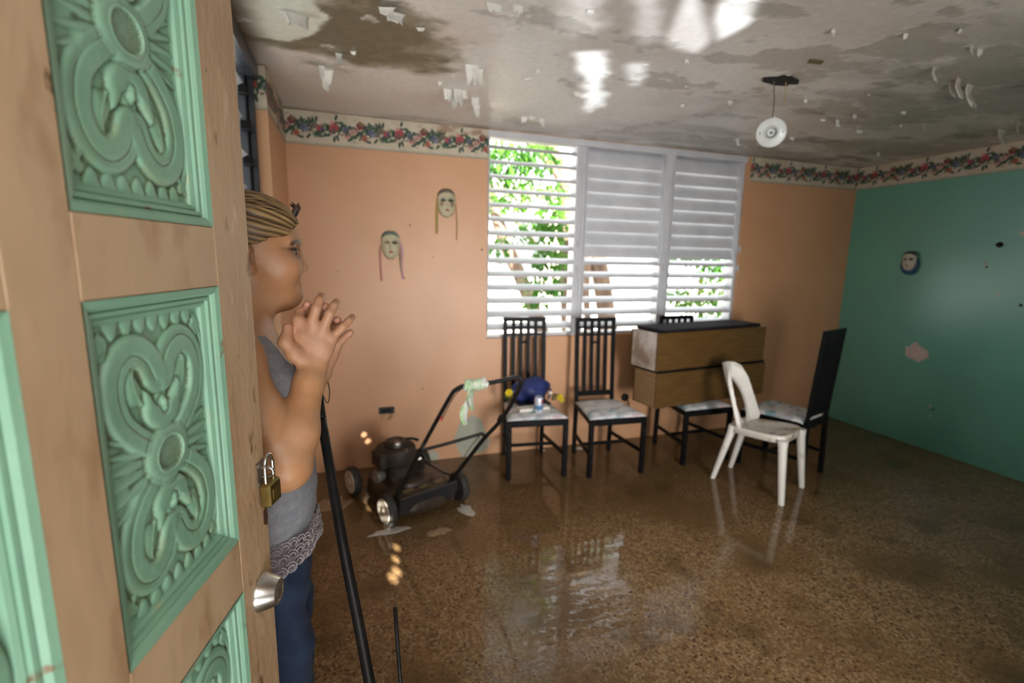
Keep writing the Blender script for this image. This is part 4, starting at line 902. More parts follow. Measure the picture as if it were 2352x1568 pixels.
# ---------------------------------------------------------------- lawn mower
def mower():
    A, B, Cc = Vector((.175, 2.80, 0)), Vector((.645, 2.985, 0)), None
    ax = (B-A).normalized(); fw = Vector((-ax.y, ax.x, 0))            # across, and towards the front (away from the viewer)
    r = empty('lawn_mower', (A+B)/2, math.atan2(ax.y, ax.x)); tag(r, 'old black push lawn mower with a folded tube handle standing by the peach wall', 'lawn mower')
    W = (B-A).length
    DECK = mat('rusty_black_deck', (.030, .022, .016), (.055, .038, .024), 9, 6, .42, bump=.4, spec=.4, spots=[((.16, .11, .07), 12, .60, .75)])
    ENG = mat('grimy_engine', (.022, .018, .013), (.04, .03, .02), 22, 6, .6, bump=.6, spec=.3)
    APR = mat('dark_blue_black_apron', (.014, .018, .024), (.03, .026, .022), 10, 4, .4)
    # deck: rounded shell (x across, y forward)
    def dsec(a):
        ca, sa = math.cos(a), math.sin(a); return (W/2-.03)*abs(ca)**.55*math.copysign(1, ca), .22+.275*abs(sa)**.6*math.copysign(1, sa)
    n = 40; m = MB(); rings = []
    for sc, z in ((1.03, .045), (1.04, .055), (1.0, .06), (.99, .12), (.95, .148), (.88, .160), (.62, .163), (.60, .185), (.52, .190), (0, .190)):
        rings.append([(dsec(2*math.pi*k/n)[0]*sc, .22+(dsec(2*math.pi*k/n)[1]-.22)*sc, z) for k in range(n)])
    for q in rings: m.v += q
    m.c = [(1, 1, 1)]*len(m.v); m.f = [(i*n+k, i*n+(k+1) % n, (i+1)*n+(k+1) % n, (i+1)*n+k) for i in range(len(rings)-1) for k in range(n)]
    m.build('deck', DECK, r, smooth=True, ang=35)
    for k in range(3): MB().box((-.10+k*.11, .03, .163), (.07, .035, .008), Matrix.Rotation(.2, 4, 'Z'), .002).build('warning_plate' if k else 'deck_plate', mat('faded_plate', (.20, .15, .07), (.08, .06, .03), 40, 4, .6), r)
    MB().box((0, -.045, .115), (W-.10, .016, .125), Matrix.Rotation(math.radians(14), 4, 'X'), .004).build('rear_apron', APR, r)
    # wheels
    TYRE = mat('dusty_tyre', (.018, .017, .015), (.04, .035, .03), 30, 3, .75); HUB = mat('dusty_white_hub', (.66, .62, .54), (.5, .45, .36), 20, 4, .6)
    for x, y, sg in ((-W/2-.004, .0, -1), (W/2+.004, .0, 1), (-W/2-.01, .50, -1), (W/2+.01, .50, 1)):
        Rw = .098; wl_ = MB().lathe([(Rw*.62, -.024), (Rw*.93, -.024), (Rw, -.014), (Rw, .014), (Rw*.93, .024), (Rw*.62, .024)], 32, (x, y, Rw), (1, 0, 0)).build('wheel', TYRE, r, smooth=True, ang=40)
        MB().lathe([(.002, sg*.031), (.012, sg*.031), (.016, sg*.026), (Rw*.40, sg*.025), (Rw*.60, sg*.027), (Rw*.78, sg*.0275), (Rw*.80, 0)], 28, (x, y, Rw), (1, 0, 0)).build('hub', HUB, wl_, smooth=True, ang=50)
        MB().box((x-sg*.035, y, Rw), (.05, .03, .03), None, .004).build('axle_bracket', DECK, r)
    # engine
    ex, ey = -.06, .27
    MB().lathe([(.09, .185), (.11, .19), (.115, .26), (.10, .27), (.125, .275), (.13, .285), (.13, .355), (.122, .372), (.105, .378)], 30, (ex, ey, 0)).build('engine_block', ENG, r, smooth=True, ang=35)
    for k in range(5): MB().box((ex+.03, ey-.02, .205+k*.014), (.26, .17, .005), None, .001).build('cooling_fin', ENG, r)
    MB().box((ex-.12, ey-.02, .315), (.06, .14, .10), None, .012).build('air_filter', ENG, r)
    MB().lathe([(.072, .375), (.072, .400), (.064, .412), (.05, .416), (.045, .410), (.02, .408)], 26, (ex, ey, 0)).build('starter_cover', mat('faded_starter', (.05, .035, .03), (.02, .016, .014), 30, 3, .4), r, smooth=True, ang=40)
    MB().tube([(ex+.05, ey, .405), (ex+.11, ey-.02, .402), (ex+.15, ey-.03, .385)], .010, 8).build('starter_grip', BLACK, r, smooth=True)
    MB().lathe([(.030, -.03), (.034, -.02), (.034, .02), (.028, .03)], 20, (ex-.16, ey-.09, .235), (1, .3, 0)).build('muffler', mat('grey_muffler', (.20, .19, .17), (.12, .11, .1), 20, 3, .5, metal=.5), r, smooth=True, ang=40)
    MB().box((ex+.13, ey+.08, .225), (.11, .12, .075), None, .02).build('fuel_tank', ENG, r)
    MB().tube([(ex+.06, ey-.09, .275), (ex+.13, ey-.10, .285)], .009, 8).build('throttle_arm', STEEL, r)
    MB().box((W/2+.02, .26, .12), (.10, .22, .012), Matrix.Rotation(.5, 4, 'Y'), .004).build('discharge_chute', APR, r)
    # handle: one bent tube, cross bar, cable
    Mi = (Matrix.Translation(r.location) @ Matrix.Rotation(r.rotation_euler.z, 4, 'Z')).inverted(); hd = lambda px, py, rr: Mi @ Vector(atR(px, py, rr))
    Lp = [hd(909, 1142, 2.80), hd(937, 1092, 2.76), hd(966, 1034, 2.72), hd(1003, 966, 2.67), hd(1035, 909, 2.63), hd(1047, 895, 2.62), hd(1070, 885, 2.62)]
    Rp = [hd(1130, 878, 2.64), hd(1183, 867, 2.66), hd(1195, 868, 2.665), hd(1197, 880, 2.67), hd(1176, 925, 2.71), hd(1146, 970, 2.76), hd(1111, 1008, 2.82), hd(1070, 1060, 2.90), hd(1040, 1098, 2.96)]
    hn = MB().tube(smooth_path(Lp+Rp, 6), .0125, 10).build('handle', BLACK, r, smooth=True)
    MB().tube(smooth_path([hd(969, 1034, 2.715), hd(1040, 1015, 2.75), hd(1095, 999, 2.80), hd(1108, 996, 2.81), hd(1113, 1004, 2.82)], 6), .010, 10).build('cross_bar', BLACK, r, smooth=True)
    MB().box(hd(1150, 962, 2.755), (.03, .03, .055), Matrix.Rotation(.5, 4, 'X'), .006).build('fold_joint', BLACK, r)
    MB().tube(smooth_path([hd(1102, 1000, 2.80), hd(1085, 1020, 2.83), hd(1066, 1048, 2.87)], 6), .0022, 6).build('cable', BLACK, r)
    MB().tube(smooth_path([hd(1062, 890, 2.61), hd(1040, 915, 2.615), hd(1024, 945, 2.63), hd(1015, 962, 2.65)], 6), .003, 6).build('cable', BLACK, r)
    q = hd(1015, 958, 2.64); m = MB()
    for k in range(6): m.tube([q, q+Vector((.012*math.cos(k), .006, -.012+.014*math.sin(k*2.1)))], .002, 5)
    m.build('red_cord', mat('red_cord', (.45, .03, .03)), r)
    return hd
mower()
# rag tied round the handle
RAG = mat('white_green_print_rag', (.62, .68, .56), (.36, .56, .28), 22, 4, .8, bump=.2, spots=[((.66, .66, .62), 14, .5, .6)])
rg = empty('rag', atR(1092, 905, 2.61)); tag(rg, 'pale green and white patterned rag knotted round the mower handle', 'rag')
def rp(m, n):
    m.v = [tuple(Vector(p)-rg.location) for p in m.v]; m.build(n, RAG, rg, smooth=True)
wrap = []
for k in range(16):
    t = k/15; px = 1068+48*t; py = 886-6*t; a = k*2.3; wrap.append(np.array(atR(px, py+9*math.sin(a), 2.622+.022*math.cos(a))))
rp(MB().tube(smooth_path(wrap, 4), .017, 8), 'knot')
def tail(pts, w):
    P = smooth_path([np.array(atR(*p)) for p in pts], 6); nrm = np.array([.95, .3, 0])
    def fn(u, v):
        i = min(len(P)-1, int(v*(len(P)-1)+.5)); s = (u-.5)*w*(1.0-.45*abs(2*v-.9)); return P[i]+nrm*s+np.array([0, -.012, 0])*math.cos(6*u*3.14)*.8
    m = MB().sheet(fn, 8, len(P)-1); return m
rp(tail([(1080, 893, 2.60), (1078, 915, 2.59), (1066, 940, 2.59), (1064, 960, 2.59), (1070, 975, 2.60)], .055), 'tail')
rp(tail([(1086, 895, 2.60), (1080, 915, 2.58), (1083, 930, 2.58), (1085, 944, 2.585)], .03), 'tail')

# ---------------------------------------------------------------- pole and rod in the foreground
pe = empty('pole', (.16, .62, 0)); tag(pe, 'black metal pole slanting from the floor up to the elbow of the woman', 'pole')
pt = [np.array(atR(736, 868, 1.30)), np.array(atR(736, 915, 1.27)), np.array(atR(739, 962, 1.235)), np.array(atR(786, 1240, 1.05)), np.array(atR(849, 1566, .90))]
dz_ = pt[4]-pt[2]; pt.append(pt[4]+dz_*((pt[4][2]-.012)/(pt[2][2]-pt[4][2]))); pe.location = (pt[5][0], pt[5][1], 0)
def loc(pts): return [np.array(p)-np.array(pe.location) for p in pts]
MB().tube(loc(smooth_path(pt[2:3]+pt[3:], 8)), .0112, 14).build('shaft', BLACK, pe, smooth=True)
MB().tube(loc(smooth_path(pt[:3], 6)), [.004]+[.0055+.0055*i/11 for i in range(12)], 12).build('bent_tip', BLACK, pe, smooth=True)
MB().tube(loc(smooth_path([atR(738, 900, 1.27), atR(752, 925, 1.26), atR(757, 900, 1.27), atR(751, 868, 1.29), atR(744, 840, 1.30)], 6)), .0016, 6).build('wire_loop', mat('brown_wire', (.10, .06, .035)), pe, smooth=True)
MB().lathe([(.016, 0), (.017, .012), (.0125, .035)], 16).build('rubber_foot', BLACK, pe, smooth=True)
rt, rb = np.array(atR(907, 1394, .93)), np.array(atR(920, 1568, .90)); d_ = rb-rt; fl = rb+d_*((rb[2]-.0)/(rt[2]-rb[2]))
ro = empty('rod', (fl[0], fl[1], 0)); tag(ro, 'thin dark rod standing upright on the floor to the right of the black pole', 'rod')
o3 = np.array([fl[0], fl[1], 0]); MB().tube([rt-o3, rb-o3, fl-o3+np.array([0, 0, .004])], .0042, 10).build('shaft', BLACK, ro, smooth=True)
MB().lathe([(.05, 0), (.05, .006), (.012, .012), (.006, .03)], 20).build('foot', BLACK, ro, smooth=True)

# ---------------------------------------------------------------- masks on the walls
def face_mask(name, loc, wdt, hgt, label, face, hair, brow_l, brow_r, lip, ribbons, rz=0, tears=None, hood=None):
    r = empty(name, loc, rz); tag(r, label, 'mask', 'face masks on the walls')
    n, k = 41, 53; X, Z = np.meshgrid(np.linspace(-1, 1, n), np.linspace(-1, 1, k))
    # squeeze the grid into a face outline
    wz = np.where(Z > 0, np.sqrt(np.clip(1-(Z*.98)**4, 0, 1)), (1-.48*np.abs(Z)**1.7)*np.sqrt(np.clip(1-(Z*.99)**8, 0, 1)))
    x = X*wz; rr = np.clip(1-X**2, 0, 1)**.5*np.clip(1-(Z*.98)**6, 0, 1)**.5
    d = .030*rr
    d += .012*np.exp(-(x/.13)**2)*sstep(.32, -.22, Z)*sstep(-.34, -.22, Z)+.004*np.exp(-(x/.10)**2)*sstep(.45, .1, Z)*sstep(-.3, .1, Z)
    for s in (-1, 1): d -= .007*np.exp(-((x-s*.42)/.22)**2-((Z-.20)/.13)**2); d += .003*np.exp(-((x-s*.42)/.13)**2-((Z-.18)/.06)**2); d += .004*np.exp(-((x-s*.45)/.25)**2-((Z+.18)/.2)**2)
    d += .005*np.exp(-(x/.20)**2-((Z+.50)/.07)**2)-.003*np.exp(-(x/.22)**2-((Z+.50)/.02)**2)+.004*np.exp(-(x/.2)**2-((Z+.78)/.12)**2)
    c = np.zeros(X.shape+(3,)); c[:] = face
    c = mixc(c, tuple(v*.72 for v in face), sstep(.5, .7, fbm(X*4+wdt*50, Z*4, 7))*.5)
    ex = lambda s, a, b: np.exp(-(((x-s*.42)/a)**2+((Z-.18)/b)**2)**2)
    c = mixc(c, brow_l, np.clip(ex(-1, .28, .085)*1.6, 0, 1)); c = mixc(c, brow_r, np.clip(ex(1, .30, .10)*1.8, 0, 1))
    for s, col in ((-1, brow_l), (1, brow_r)): c = mixc(c, col, np.exp(-((x-s*.42)/.25)**4-((Z-.36+.25*(x-s*.42)**2*3)/.025)**2)*.6)
    if tears is not None:
        for s, q in ((-1, .6), (1, 1)):
            c = mixc(c, tears[0], q*np.exp(-((x-s*.50)/.13)**2)*sstep(.25, .10, Z)*sstep(-.45, -.05, Z)*.9)
            c = mixc(c, tears[1], np.exp(-((x-s*.66)/.14)**2-((Z+.08)/.13)**2)*.8)
        c = mixc(c, (.10, .22, .22), np.exp(-((x+.42)/.22)**2-((Z-.30)/.07)**2)*.7)
    c = mixc(c, lip, np.clip(1.8*np.exp(-((x/.22)**2+((Z+.49)/.07)**2)**2), 0, 1))
    c = mixc(c, hair, sstep(.74, .84, Z+.28*(np.abs(x)/1.0)**2*.9+.06)*.95)
    V = np.stack([x*wdt/2, -d-.004, Z*hgt/2], -1).reshape(-1, 3); F = gridfaces(n, k)
    o = npmesh('face', V, F, VCM, r, colors=c.reshape(-1, 3)); md = o.modifiers.new('t', 'SOLIDIFY'); md.thickness = .004; md.offset = -1
    for i, (pts, w_, m_) in enumerate(ribbons):
        P = smooth_path([np.array([p[0], -.006-.004*(j % 2), p[1]]) for j, p in enumerate(pts)], 6)
        def fn(u, v, P=P, w_=w_):
            q = P[min(len(P)-1, int(v*(len(P)-1)+.5))]; return (q[0]+(u-.5)*w_, q[1]-.003*math.sin(u*3.1), q[2])
        MB().sheet(fn, 3, len(P)-1).build('ribbon', m_, r, smooth=True)
    if hood is not None:
        m = MB(); m.lathe([(wdt*.55, 0), (wdt*.62, .010), (wdt*.60, .022), (wdt*.50, .028), (.001, .026)], 30, (0, -.001, -.004), (0, -1, 0)); m.v = [(a, b, c_*1.22) for a, b, c_ in m.v]
        m.build('hood', hood, r, smooth=True)
    return r
IV = (.50, .45, .30)
YR, GR, PR_, LR = mat('yellow_ribbon', (.42, .30, .06)), mat('olive_ribbon', (.22, .20, .05)), mat('rose_ribbon', (.46, .22, .18)), mat('lilac_ribbon', (.46, .26, .30))
q = onY(1025, 467, D)
face_mask('mask', (q[0], D-.004, q[2]), .135, .205, 'ivory mask with black tear marks and yellow ribbons, higher on the peach wall', IV, (.12, .10, .08), (.015, .013, .006), (.012, .012, .006), (.32, .08, .03),
          [([(-.066, .03), (-.074, -.03), (-.076, -.12), (-.075, -.225)], .008, YR), ([(-.062, .02), (-.066, -.06), (-.068, -.14), (-.068, -.215)], .007, GR), ([(.068, .0), (.075, -.08), (.080, -.17), (.076, -.265)], .008, mat('tan_ribbon', (.42, .26, .11)))], tears=((.03, .022, .012), (.26, .08, .045)))
q = onY(897, 563, D)
face_mask('mask', (q[0], D-.004, q[2]), .132, .200, 'ivory face mask with rose and lilac ribbons, the lower one on the peach wall', IV, (.10, .15, .14), (.16, .13, .07), (.03, .02, .008), (.35, .06, .03),
          [([(-.066, .0), (-.074, -.06), (-.072, -.15), (-.066, -.255)], .014, PR_), ([(.072, .02), (.080, -.06), (.074, -.14), (.083, -.24)], .016, LR), ([(.062, -.05), (.066, -.13), (.076, -.2), (.098, -.238)], .007, GR)])
q = onX(2093, 607, XR)
face_mask('mask', (XR-.024, q[1], q[2]+.03), .12, .17, 'small white-faced mask in a blue hood on the green wall', (.50, .47, .38), (.03, .03, .05), (.03, .025, .02), (.03, .025, .02), (.3, .08, .06), [], rz=-math.pi/2, hood=mat('blue_hood', (.02, .10, .22), (.012, .035, .07), 14, 3, .35)).children[-1].location = (0, .022, -.03)
q = onX(2297, 562, XR); ho = empty('hook', (XR, q[1], q[2]), -math.pi/2); tag(ho, 'dark hook on the upper part of the green wall', 'hook')
MB().lathe([(.02, 0), (.022, .006), (.010, .012), (.008, .03), (.012, .034), (.004, .038)], 14, (0, 0, 0), (0, -1, 0)).build('knob', BLACK, ho, smooth=True); MB().tube([(0, -.03, 0), (.02, -.032, -.01), (.03, -.03, -.005)], .005, 7).build('prong', BLACK, ho)

# ---------------------------------------------------------------- electrics
q = onY(888, 943, D); ou = empty('wall_socket', (q[0], D, q[2])); tag(ou, 'open wall socket box with loose wires low on the peach wall', 'wall socket')
MB().box((0, -.004, .004), (.115, .014, .052), None, .003).build('box', mat('dark_box', (.012, .018, .018), (.03, .04, .036), 40, 3, .6), ou)
MB().box((0, -.012, .004), (.075, .006, .030), None, .002).build('receptacle', BLACK, ou)
for dx in (-.03, .02, .035): MB().tube(smooth_path([(dx, -.01, -.02), (dx+.008, -.014, -.045), (dx-.012, -.01, -.06), (dx-.006, -.006, -.075)], 4), .0025, 6).build('wire', mat('tan_wire', (.35, .22, .1)), ou)
q = onY(1434, 912, D); o2 = empty('wall_socket', (q[0], D, q[2])); tag(o2, 'dark round plug on the wall beside the lower wooden case', 'wall socket')
MB().lathe([(.034, 0), (.034, .02), (.026, .028), (.020, .030), (.018, .02)], 18, (0, 0, 0), (0, -1, 0)).build('plug', BLACK, o2, smooth=True, ang=40); MB().tube(smooth_path([(.01, -.02, -.01), (.03, -.03, -.05), (.035, -.02, -.09)], 5), .005, 7).build('cable', BLACK, o2)
# bare lamp holder hanging from its wire
h = onZ(1777, 186, H-.01); bt = np.array([2.135, 2.15, 2.272]); lo_ = empty('lamp_holder', bt); tag(lo_, 'white porcelain lamp holder dangling on a thin wire from the ceiling hole', 'lamp holder')
to = Vector((-bt[0], -bt[1], 1.6-bt[2]-.15)).normalized()
MB().tube([tuple(np.array(h)+np.array([0, 0, .008])-bt), (.004, .004, .15), (0, 0, .068)], .0032, 7).build('wire', mat('brown_flex', (.10, .08, .06)), lo_)
PORC = mat('porcelain', (.66, .70, .68), (.58, .62, .60), 10, 3, .3)
hb = MB().lathe([(.030, -.03), (.050, -.026), (.070, -.006), (.072, .004), (.066, .009), (.036, .012), (.031, .020), (.027, .020), (.024, .006), (.015, .004)], 36, (0, 0, 0), to).build('body', PORC, lo_, smooth=True, ang=40)
MB().lathe([(.0235, .0), (.0235, .012), (.021, .012), (.020, .003), (.008, .003), (.006, .008), (.001, .008)], 24, (0, 0, 0), to).build('socket', mat('old_socket', (.25, .27, .25), (.14, .15, .14), 30, 3, .4, metal=.5), lo_, smooth=True, ang=40)
sx_ = to.cross(Vector((0, 0, 1))).normalized()
for s in (-1, 1): MB().lathe([(.006, .008), (.006, .0105), (.001, .0105)], 10, sx_*s*.050, to).build('screw_hole', DARK, lo_)

# ---------------------------------------------------------------- rags of paint and paper on the floor
PAP = mat('wet_paper', (.56, .54, .50), (.46, .43, .38), 18, 4, .5, bump=.2); PAP2 = mat('soaked_paper', (.34, .25, .15), (.27, .19, .11), 18, 4, .4)
for px, py, sx, sy, rz, m_, lab, sd_ in ((1072, 1172, .055, .10, .35, PAP, 'white paper scrap on the floor below the right rear mower wheel', 1), (760, 1160, .14, .11, .2, PAP2, 'pale wet paper patch on the floor behind the black pole', 2),
                              (1010, 1221, .085, .045, .15, PAP2, 'soaked paper scrap on the floor in front of the mower apron', 3), (897, 1219, .15, .035, .1, PAP, 'thin paper strip on the floor under the near mower wheel', 4),
                              (1245, 1036, .035, .02, .1, PAP, 'tiny white scrap on the floor below the bag chair', 5), (1333, 1029, .05, .03, .2, PAP, 'white scrap on the floor between the two front dining chairs', 6)):
    q = onZ(px, py, 0); rr = random.Random(sd_); n = 14
    pts = [(sx*rr.uniform(.55, 1.1)*math.cos(a)/1, sy*rr.uniform(.55, 1.1)*math.sin(a)) for a in np.linspace(0, 2*math.pi, n+1)[:-1]]
    m = MB(); vs = [(0, 0, .005)]+[(x, y, .001+.003*rr.random()) for x, y in pts]+[(x, y, 0) for x, y in pts]
    m.add(vs, [(0, 1+i, 1+(i+1) % n) for i in range(n)]+[(1+i, 1+n+i, 1+n+(i+1) % n, 1+(i+1) % n) for i in range(n)]+[tuple(range(1+n, 1+2*n))[::-1]])
    o = m.build('paper_scrap', m_, smooth=False); o.location = (q[0], q[1], .0005); o.rotation_euler = (0, 0, rz); tag(o, lab, 'scrap', 'scraps on the wet floor')
# ---------------------------------------------------------------- the woman: one continuous surface grown from blended volumes
class Sdf:
    def __init__(s): s.p = []
    def cap(s, a, b, ra, rb, k=.02, sub=False):
        a, b = np.array(a, float), np.array(b, float); s.p.append(('c', a, b, ra, rb, k, sub, (a+b)/2, np.linalg.norm(b-a)/2+max(ra, rb))); return s
    def chain(s, pts, rs, k=.02):
        for i in range(len(pts)-1): s.cap(pts[i], pts[i+1], rs[i], rs[i+1], k)
        return s
    def ell(s, c, r, R=None, k=.02, sub=False):
        s.p.append(('e', np.array(c, float), np.eye(3) if R is None else np.array(R), np.array(r, float), 0, k, sub, np.array(c, float), max(r))); return s
    def __call__(s, P, bc=None, br=0):
        d = np.full(len(P), .25)
        for (t, a, b, ra, rb, k, sub, c, R) in s.p:
            if bc is not None and np.linalg.norm(bc-c)-R > br+.05: continue
            if t == 'c':
                ab = b-a; h = np.clip(((P-a)@ab)/(ab@ab+1e-12), 0, 1); q = np.linalg.norm(P-a-h[:, None]*ab, axis=1)-(ra+(rb-ra)*h)
            else:
                v = (P-a)@b.T; k0 = np.linalg.norm(v/ra, axis=1); k1 = np.linalg.norm(v/(ra*ra), axis=1)+1e-9; q = np.where(k0 < 1e-4, -ra.min(), k0*(k0-1)/k1)
            if sub: q = -q; h = np.clip(.5-.5*(d-q)/k, 0, 1); d = d*(1-h)+q*h+k*h*(1-h) if k > 0 else np.maximum(d, q)
            else: h = np.clip(.5+.5*(q-d)/k, 0, 1); d = q*(1-h)+d*h-k*h*(1-h)
        return d
def surface_nets(fn, lo, hi, h, zs=None, nb=14):
    xs = np.arange(lo[0], hi[0]+h, h); ys = np.arange(lo[1], hi[1]+h, h); zs = np.arange(lo[2], hi[2]+h, h) if zs is None else zs
    nx, ny, nz = len(xs), len(ys), len(zs); keys = []; pos = []; edges = [[], [], []]; sg = [[], [], []]
    for bx in range(0, nx-1, nb):
        for by in range(0, ny-1, nb):
            for bz in range(0, nz-1, nb):
                ix = np.arange(bx, min(bx+nb, nx-1)+1); iy = np.arange(by, min(by+nb, ny-1)+1); iz = np.arange(bz, min(bz+nb, nz-1)+1)
                c = np.array([(xs[ix[0]]+xs[ix[-1]])/2, (ys[iy[0]]+ys[iy[-1]])/2, (zs[iz[0]]+zs[iz[-1]])/2])
                r = np.linalg.norm([xs[ix[-1]]-c[0], ys[iy[-1]]-c[1], zs[iz[-1]]-c[2]])
                if abs(fn(c[None], c, 0)[0]) > r*1.35+.012: continue
                X, Y, Z = np.meshgrid(xs[ix], ys[iy], zs[iz], indexing='ij'); G = fn(np.stack([X, Y, Z], -1).reshape(-1, 3), c, r).reshape(X.shape)
                S = G < 0
                if S.all() or not S.any(): continue
                a = [sl[:-1] for sl in (ix, iy, iz)]; m = len(a[0]), len(a[1]), len(a[2])
                num = np.zeros(m); acc = np.zeros(m+(3,))
                for ax in range(3):
                    o1, o2 = [q for q in range(3) if q != ax]
                    for d1 in (0, 1):
                        for d2 in (0, 1):
                            s0 = [None]*3; s0[ax] = slice(0, -1); s0[o1] = slice(d1, m[o1]+d1); s0[o2] = slice(d2, m[o2]+d2); s1 = list(s0); s1[ax] = slice(1, None)
                            g0, g1 = G[tuple(s0)], G[tuple(s1)]; cr = (g0 < 0) != (g1 < 0); t = np.where(cr, g0/np.where(cr, g0-g1, 1), 0)
                            p = [None]*3
                            for q, A in enumerate((X, Y, Z)): acc[..., q] += np.where(cr, A[tuple(s0)]+(A[tuple(s1)]-A[tuple(s0)])*t, 0)
                            num += cr
                            if d1 == 0 and d2 == 0:
                                w_ = np.argwhere(cr)
                                if len(w_): edges[ax].append(w_+[ix[0], iy[0], iz[0]]); sg[ax].append((g0 < 0)[cr])
                w_ = np.argwhere(num > 0); keys.append(((w_[:, 0]+ix[0])*ny+w_[:, 1]+iy[0])*nz+w_[:, 2]+iz[0]); pos.append(acc[num > 0]/num[num > 0][:, None])
    keys = np.concatenate(keys); pos = np.concatenate(pos); o = np.argsort(keys); keys = keys[o]; pos = pos[o]; F = []
    for ax in range(3):
        E_ = np.concatenate(edges[ax]); s_ = np.concatenate(sg[ax]); o1, o2 = (ax+1) % 3, (ax+2) % 3; q = []
        ok = (E_[:, o1] > 0) & (E_[:, o2] > 0); E_ = E_[ok]; s_ = s_[ok]
        for d1, d2 in ((0, 0), (1, 0), (1, 1), (0, 1)):
            e = E_.copy(); e[:, o1] -= d1; e[:, o2] -= d2; kk = (e[:, 0]*ny+e[:, 1])*nz+e[:, 2]; j = np.searchsorted(keys, kk).clip(0, len(keys)-1); j = np.where(keys[j] == kk, j, -1); q.append(j)
        q = np.stack(q, 1); q = np.where(s_[:, None], q, q[:, ::-1]); F.append(q[(q >= 0).all(1)])
    return pos, np.concatenate(F)
def project(fn, P, it=1, e=.0006, chunk=3000):
    out = np.empty_like(P); order = np.lexsort((P[:, 0]//.05, P[:, 1]//.05, P[:, 2]//.05))
    for i in range(0, len(P), chunk):
        idx = order[i:i+chunk]; p = P[idx].copy()
        for _ in range(it):
            c = (p.min(0)+p.max(0))/2; r = np.linalg.norm(p.max(0)-c)+.004; d = fn(p, c, r)
            g = np.stack([fn(p+e*np.eye(3)[k], c, r)-d for k in range(3)], 1)/e; p -= (np.clip(d, -.003, .003)/np.maximum((g*g).sum(1), .3))[:, None]*g
        out[idx] = p
    return out
def frame(o, deg): a = math.radians(deg); F_ = np.array([math.cos(a), math.sin(a), 0]); L_ = np.array([-math.sin(a), math.cos(a), 0]); return lambda f, l, u: np.array(o)+F_*f+L_*l+np.array([0, 0, u]), np.stack([F_, L_, [0, 0, 1]])
BO = np.array([-.207, 1.185, 0]); bw, BR = frame(BO, 4)
HO = np.array([-.187, 1.19, 1.613]); hw, HR = frame(HO, 12)
torso = Sdf()
torso.ell(bw(-.005, 0, 1.25), (.098, .140, .19), BR, .03).ell(bw(.0, 0, 1.07), (.112, .145, .17), BR, .06).ell(bw(-.016, 0, .91), (.108, .165, .15), BR, .05)
for s in (-1, 1): torso.ell(bw(.062, s*.066, 1.275), (.066, .066, .064), BR, .035)
torso.cap(bw(-.02, -.135, 1.395), bw(-.02, .135, 1.395), .050, .050, .05)
legs = Sdf()
for s in (-1, 1): legs.chain([bw(-.015, s*.085, .88), bw(.0, s*.088, .50), bw(-.02, s*.09, .10)], [.098, .062, .045], .03)
legs.ell(bw(-.016, 0, .90), (.108, .165, .13), BR, .03)
body = Sdf(); body.p += torso.p+legs.p
for s in (-1, 1): body.cap(bw(-.02, s*.09, .06), bw(.13, s*.10, .028), .034, .026, .03)
# neck and head
body.cap(bw(-.03, 0, 1.38), hw(-.022, 0, -.05), .062, .054, .04); body.cap(bw(-.035, -.10, 1.40), hw(-.035, 0, -.10), .040, .040, .05); body.cap(bw(-.035, .10, 1.40), hw(-.035, 0, -.10), .040, .040, .05)
body.ell(hw(-.008, 0, .024), (.092, .073, .082), HR, .02).ell(hw(.028, 0, -.040), (.060, .061, .078), HR, .03)
for s in (-1, 1):
    body.cap(hw(-.012, s*.050, -.070), hw(.058, s*.016, -.106), .024, .018, .03); body.ell(hw(.050, s*.034, -.042), (.034, .032, .030), HR, .02)
    body.cap(hw(.077, s*.012, .014), hw(.060, s*.044, .012), .011, .010, .014)
    body.ell(hw(.085, s*.033, -.008), (.018, .017, .0115), HR, .010, True)
    body.ell(hw(.0655, s*.033, -.008), (.0150, .0155, .0145), HR, .004)                     # lids over the eyeball
    body.ell(hw(.080, s*.037, -.0105), (.018, .0155, .0040), HR, .0025, True)                # opening between the lids
    body.cap(hw(-.016, s*.073, -.048), hw(-.020, s*.079, -.012), .010, .013, .006); body.ell(hw(-.012, s*.084, -.022), (.007, .006, .013), HR, .004, True)
    body.ell(hw(.088, s*.0125, -.046), (.011, .009, .0085), HR, .007); body.ell(hw(.090, s*.0075, -.0545), (.0048, .0036, .0032), HR, .003, True)
body.cap(hw(.079, 0, .004), hw(.0925, 0, -.039), .0085, .0100, .010); body.ell(hw(.0935, 0, -.042), (.0105, .0105, .0095), HR, .006)
body.ell(hw(.066, 0, -.104), (.021, .022, .019), HR, .015); body.ell(hw(.030, 0, -.112), (.040, .036, .024), HR, .03)
body.cap(hw(.0785, -.016, -.0735), hw(.0785, .016, -.0735), .0060, .0060, .006); body.cap(hw(.0790, -.014, -.0835), hw(.0790, .014, -.0835), .0066, .0068, .006)
body.cap(hw(.0885, -.022, -.0790), hw(.0885, .022, -.0790), .0024, .0024, .003, True)
for s in (-1, 1): body.cap(hw(.073, s*.0275, -.0785), hw(.066, s*.032, -.088), .0014, .0012, .004, True)
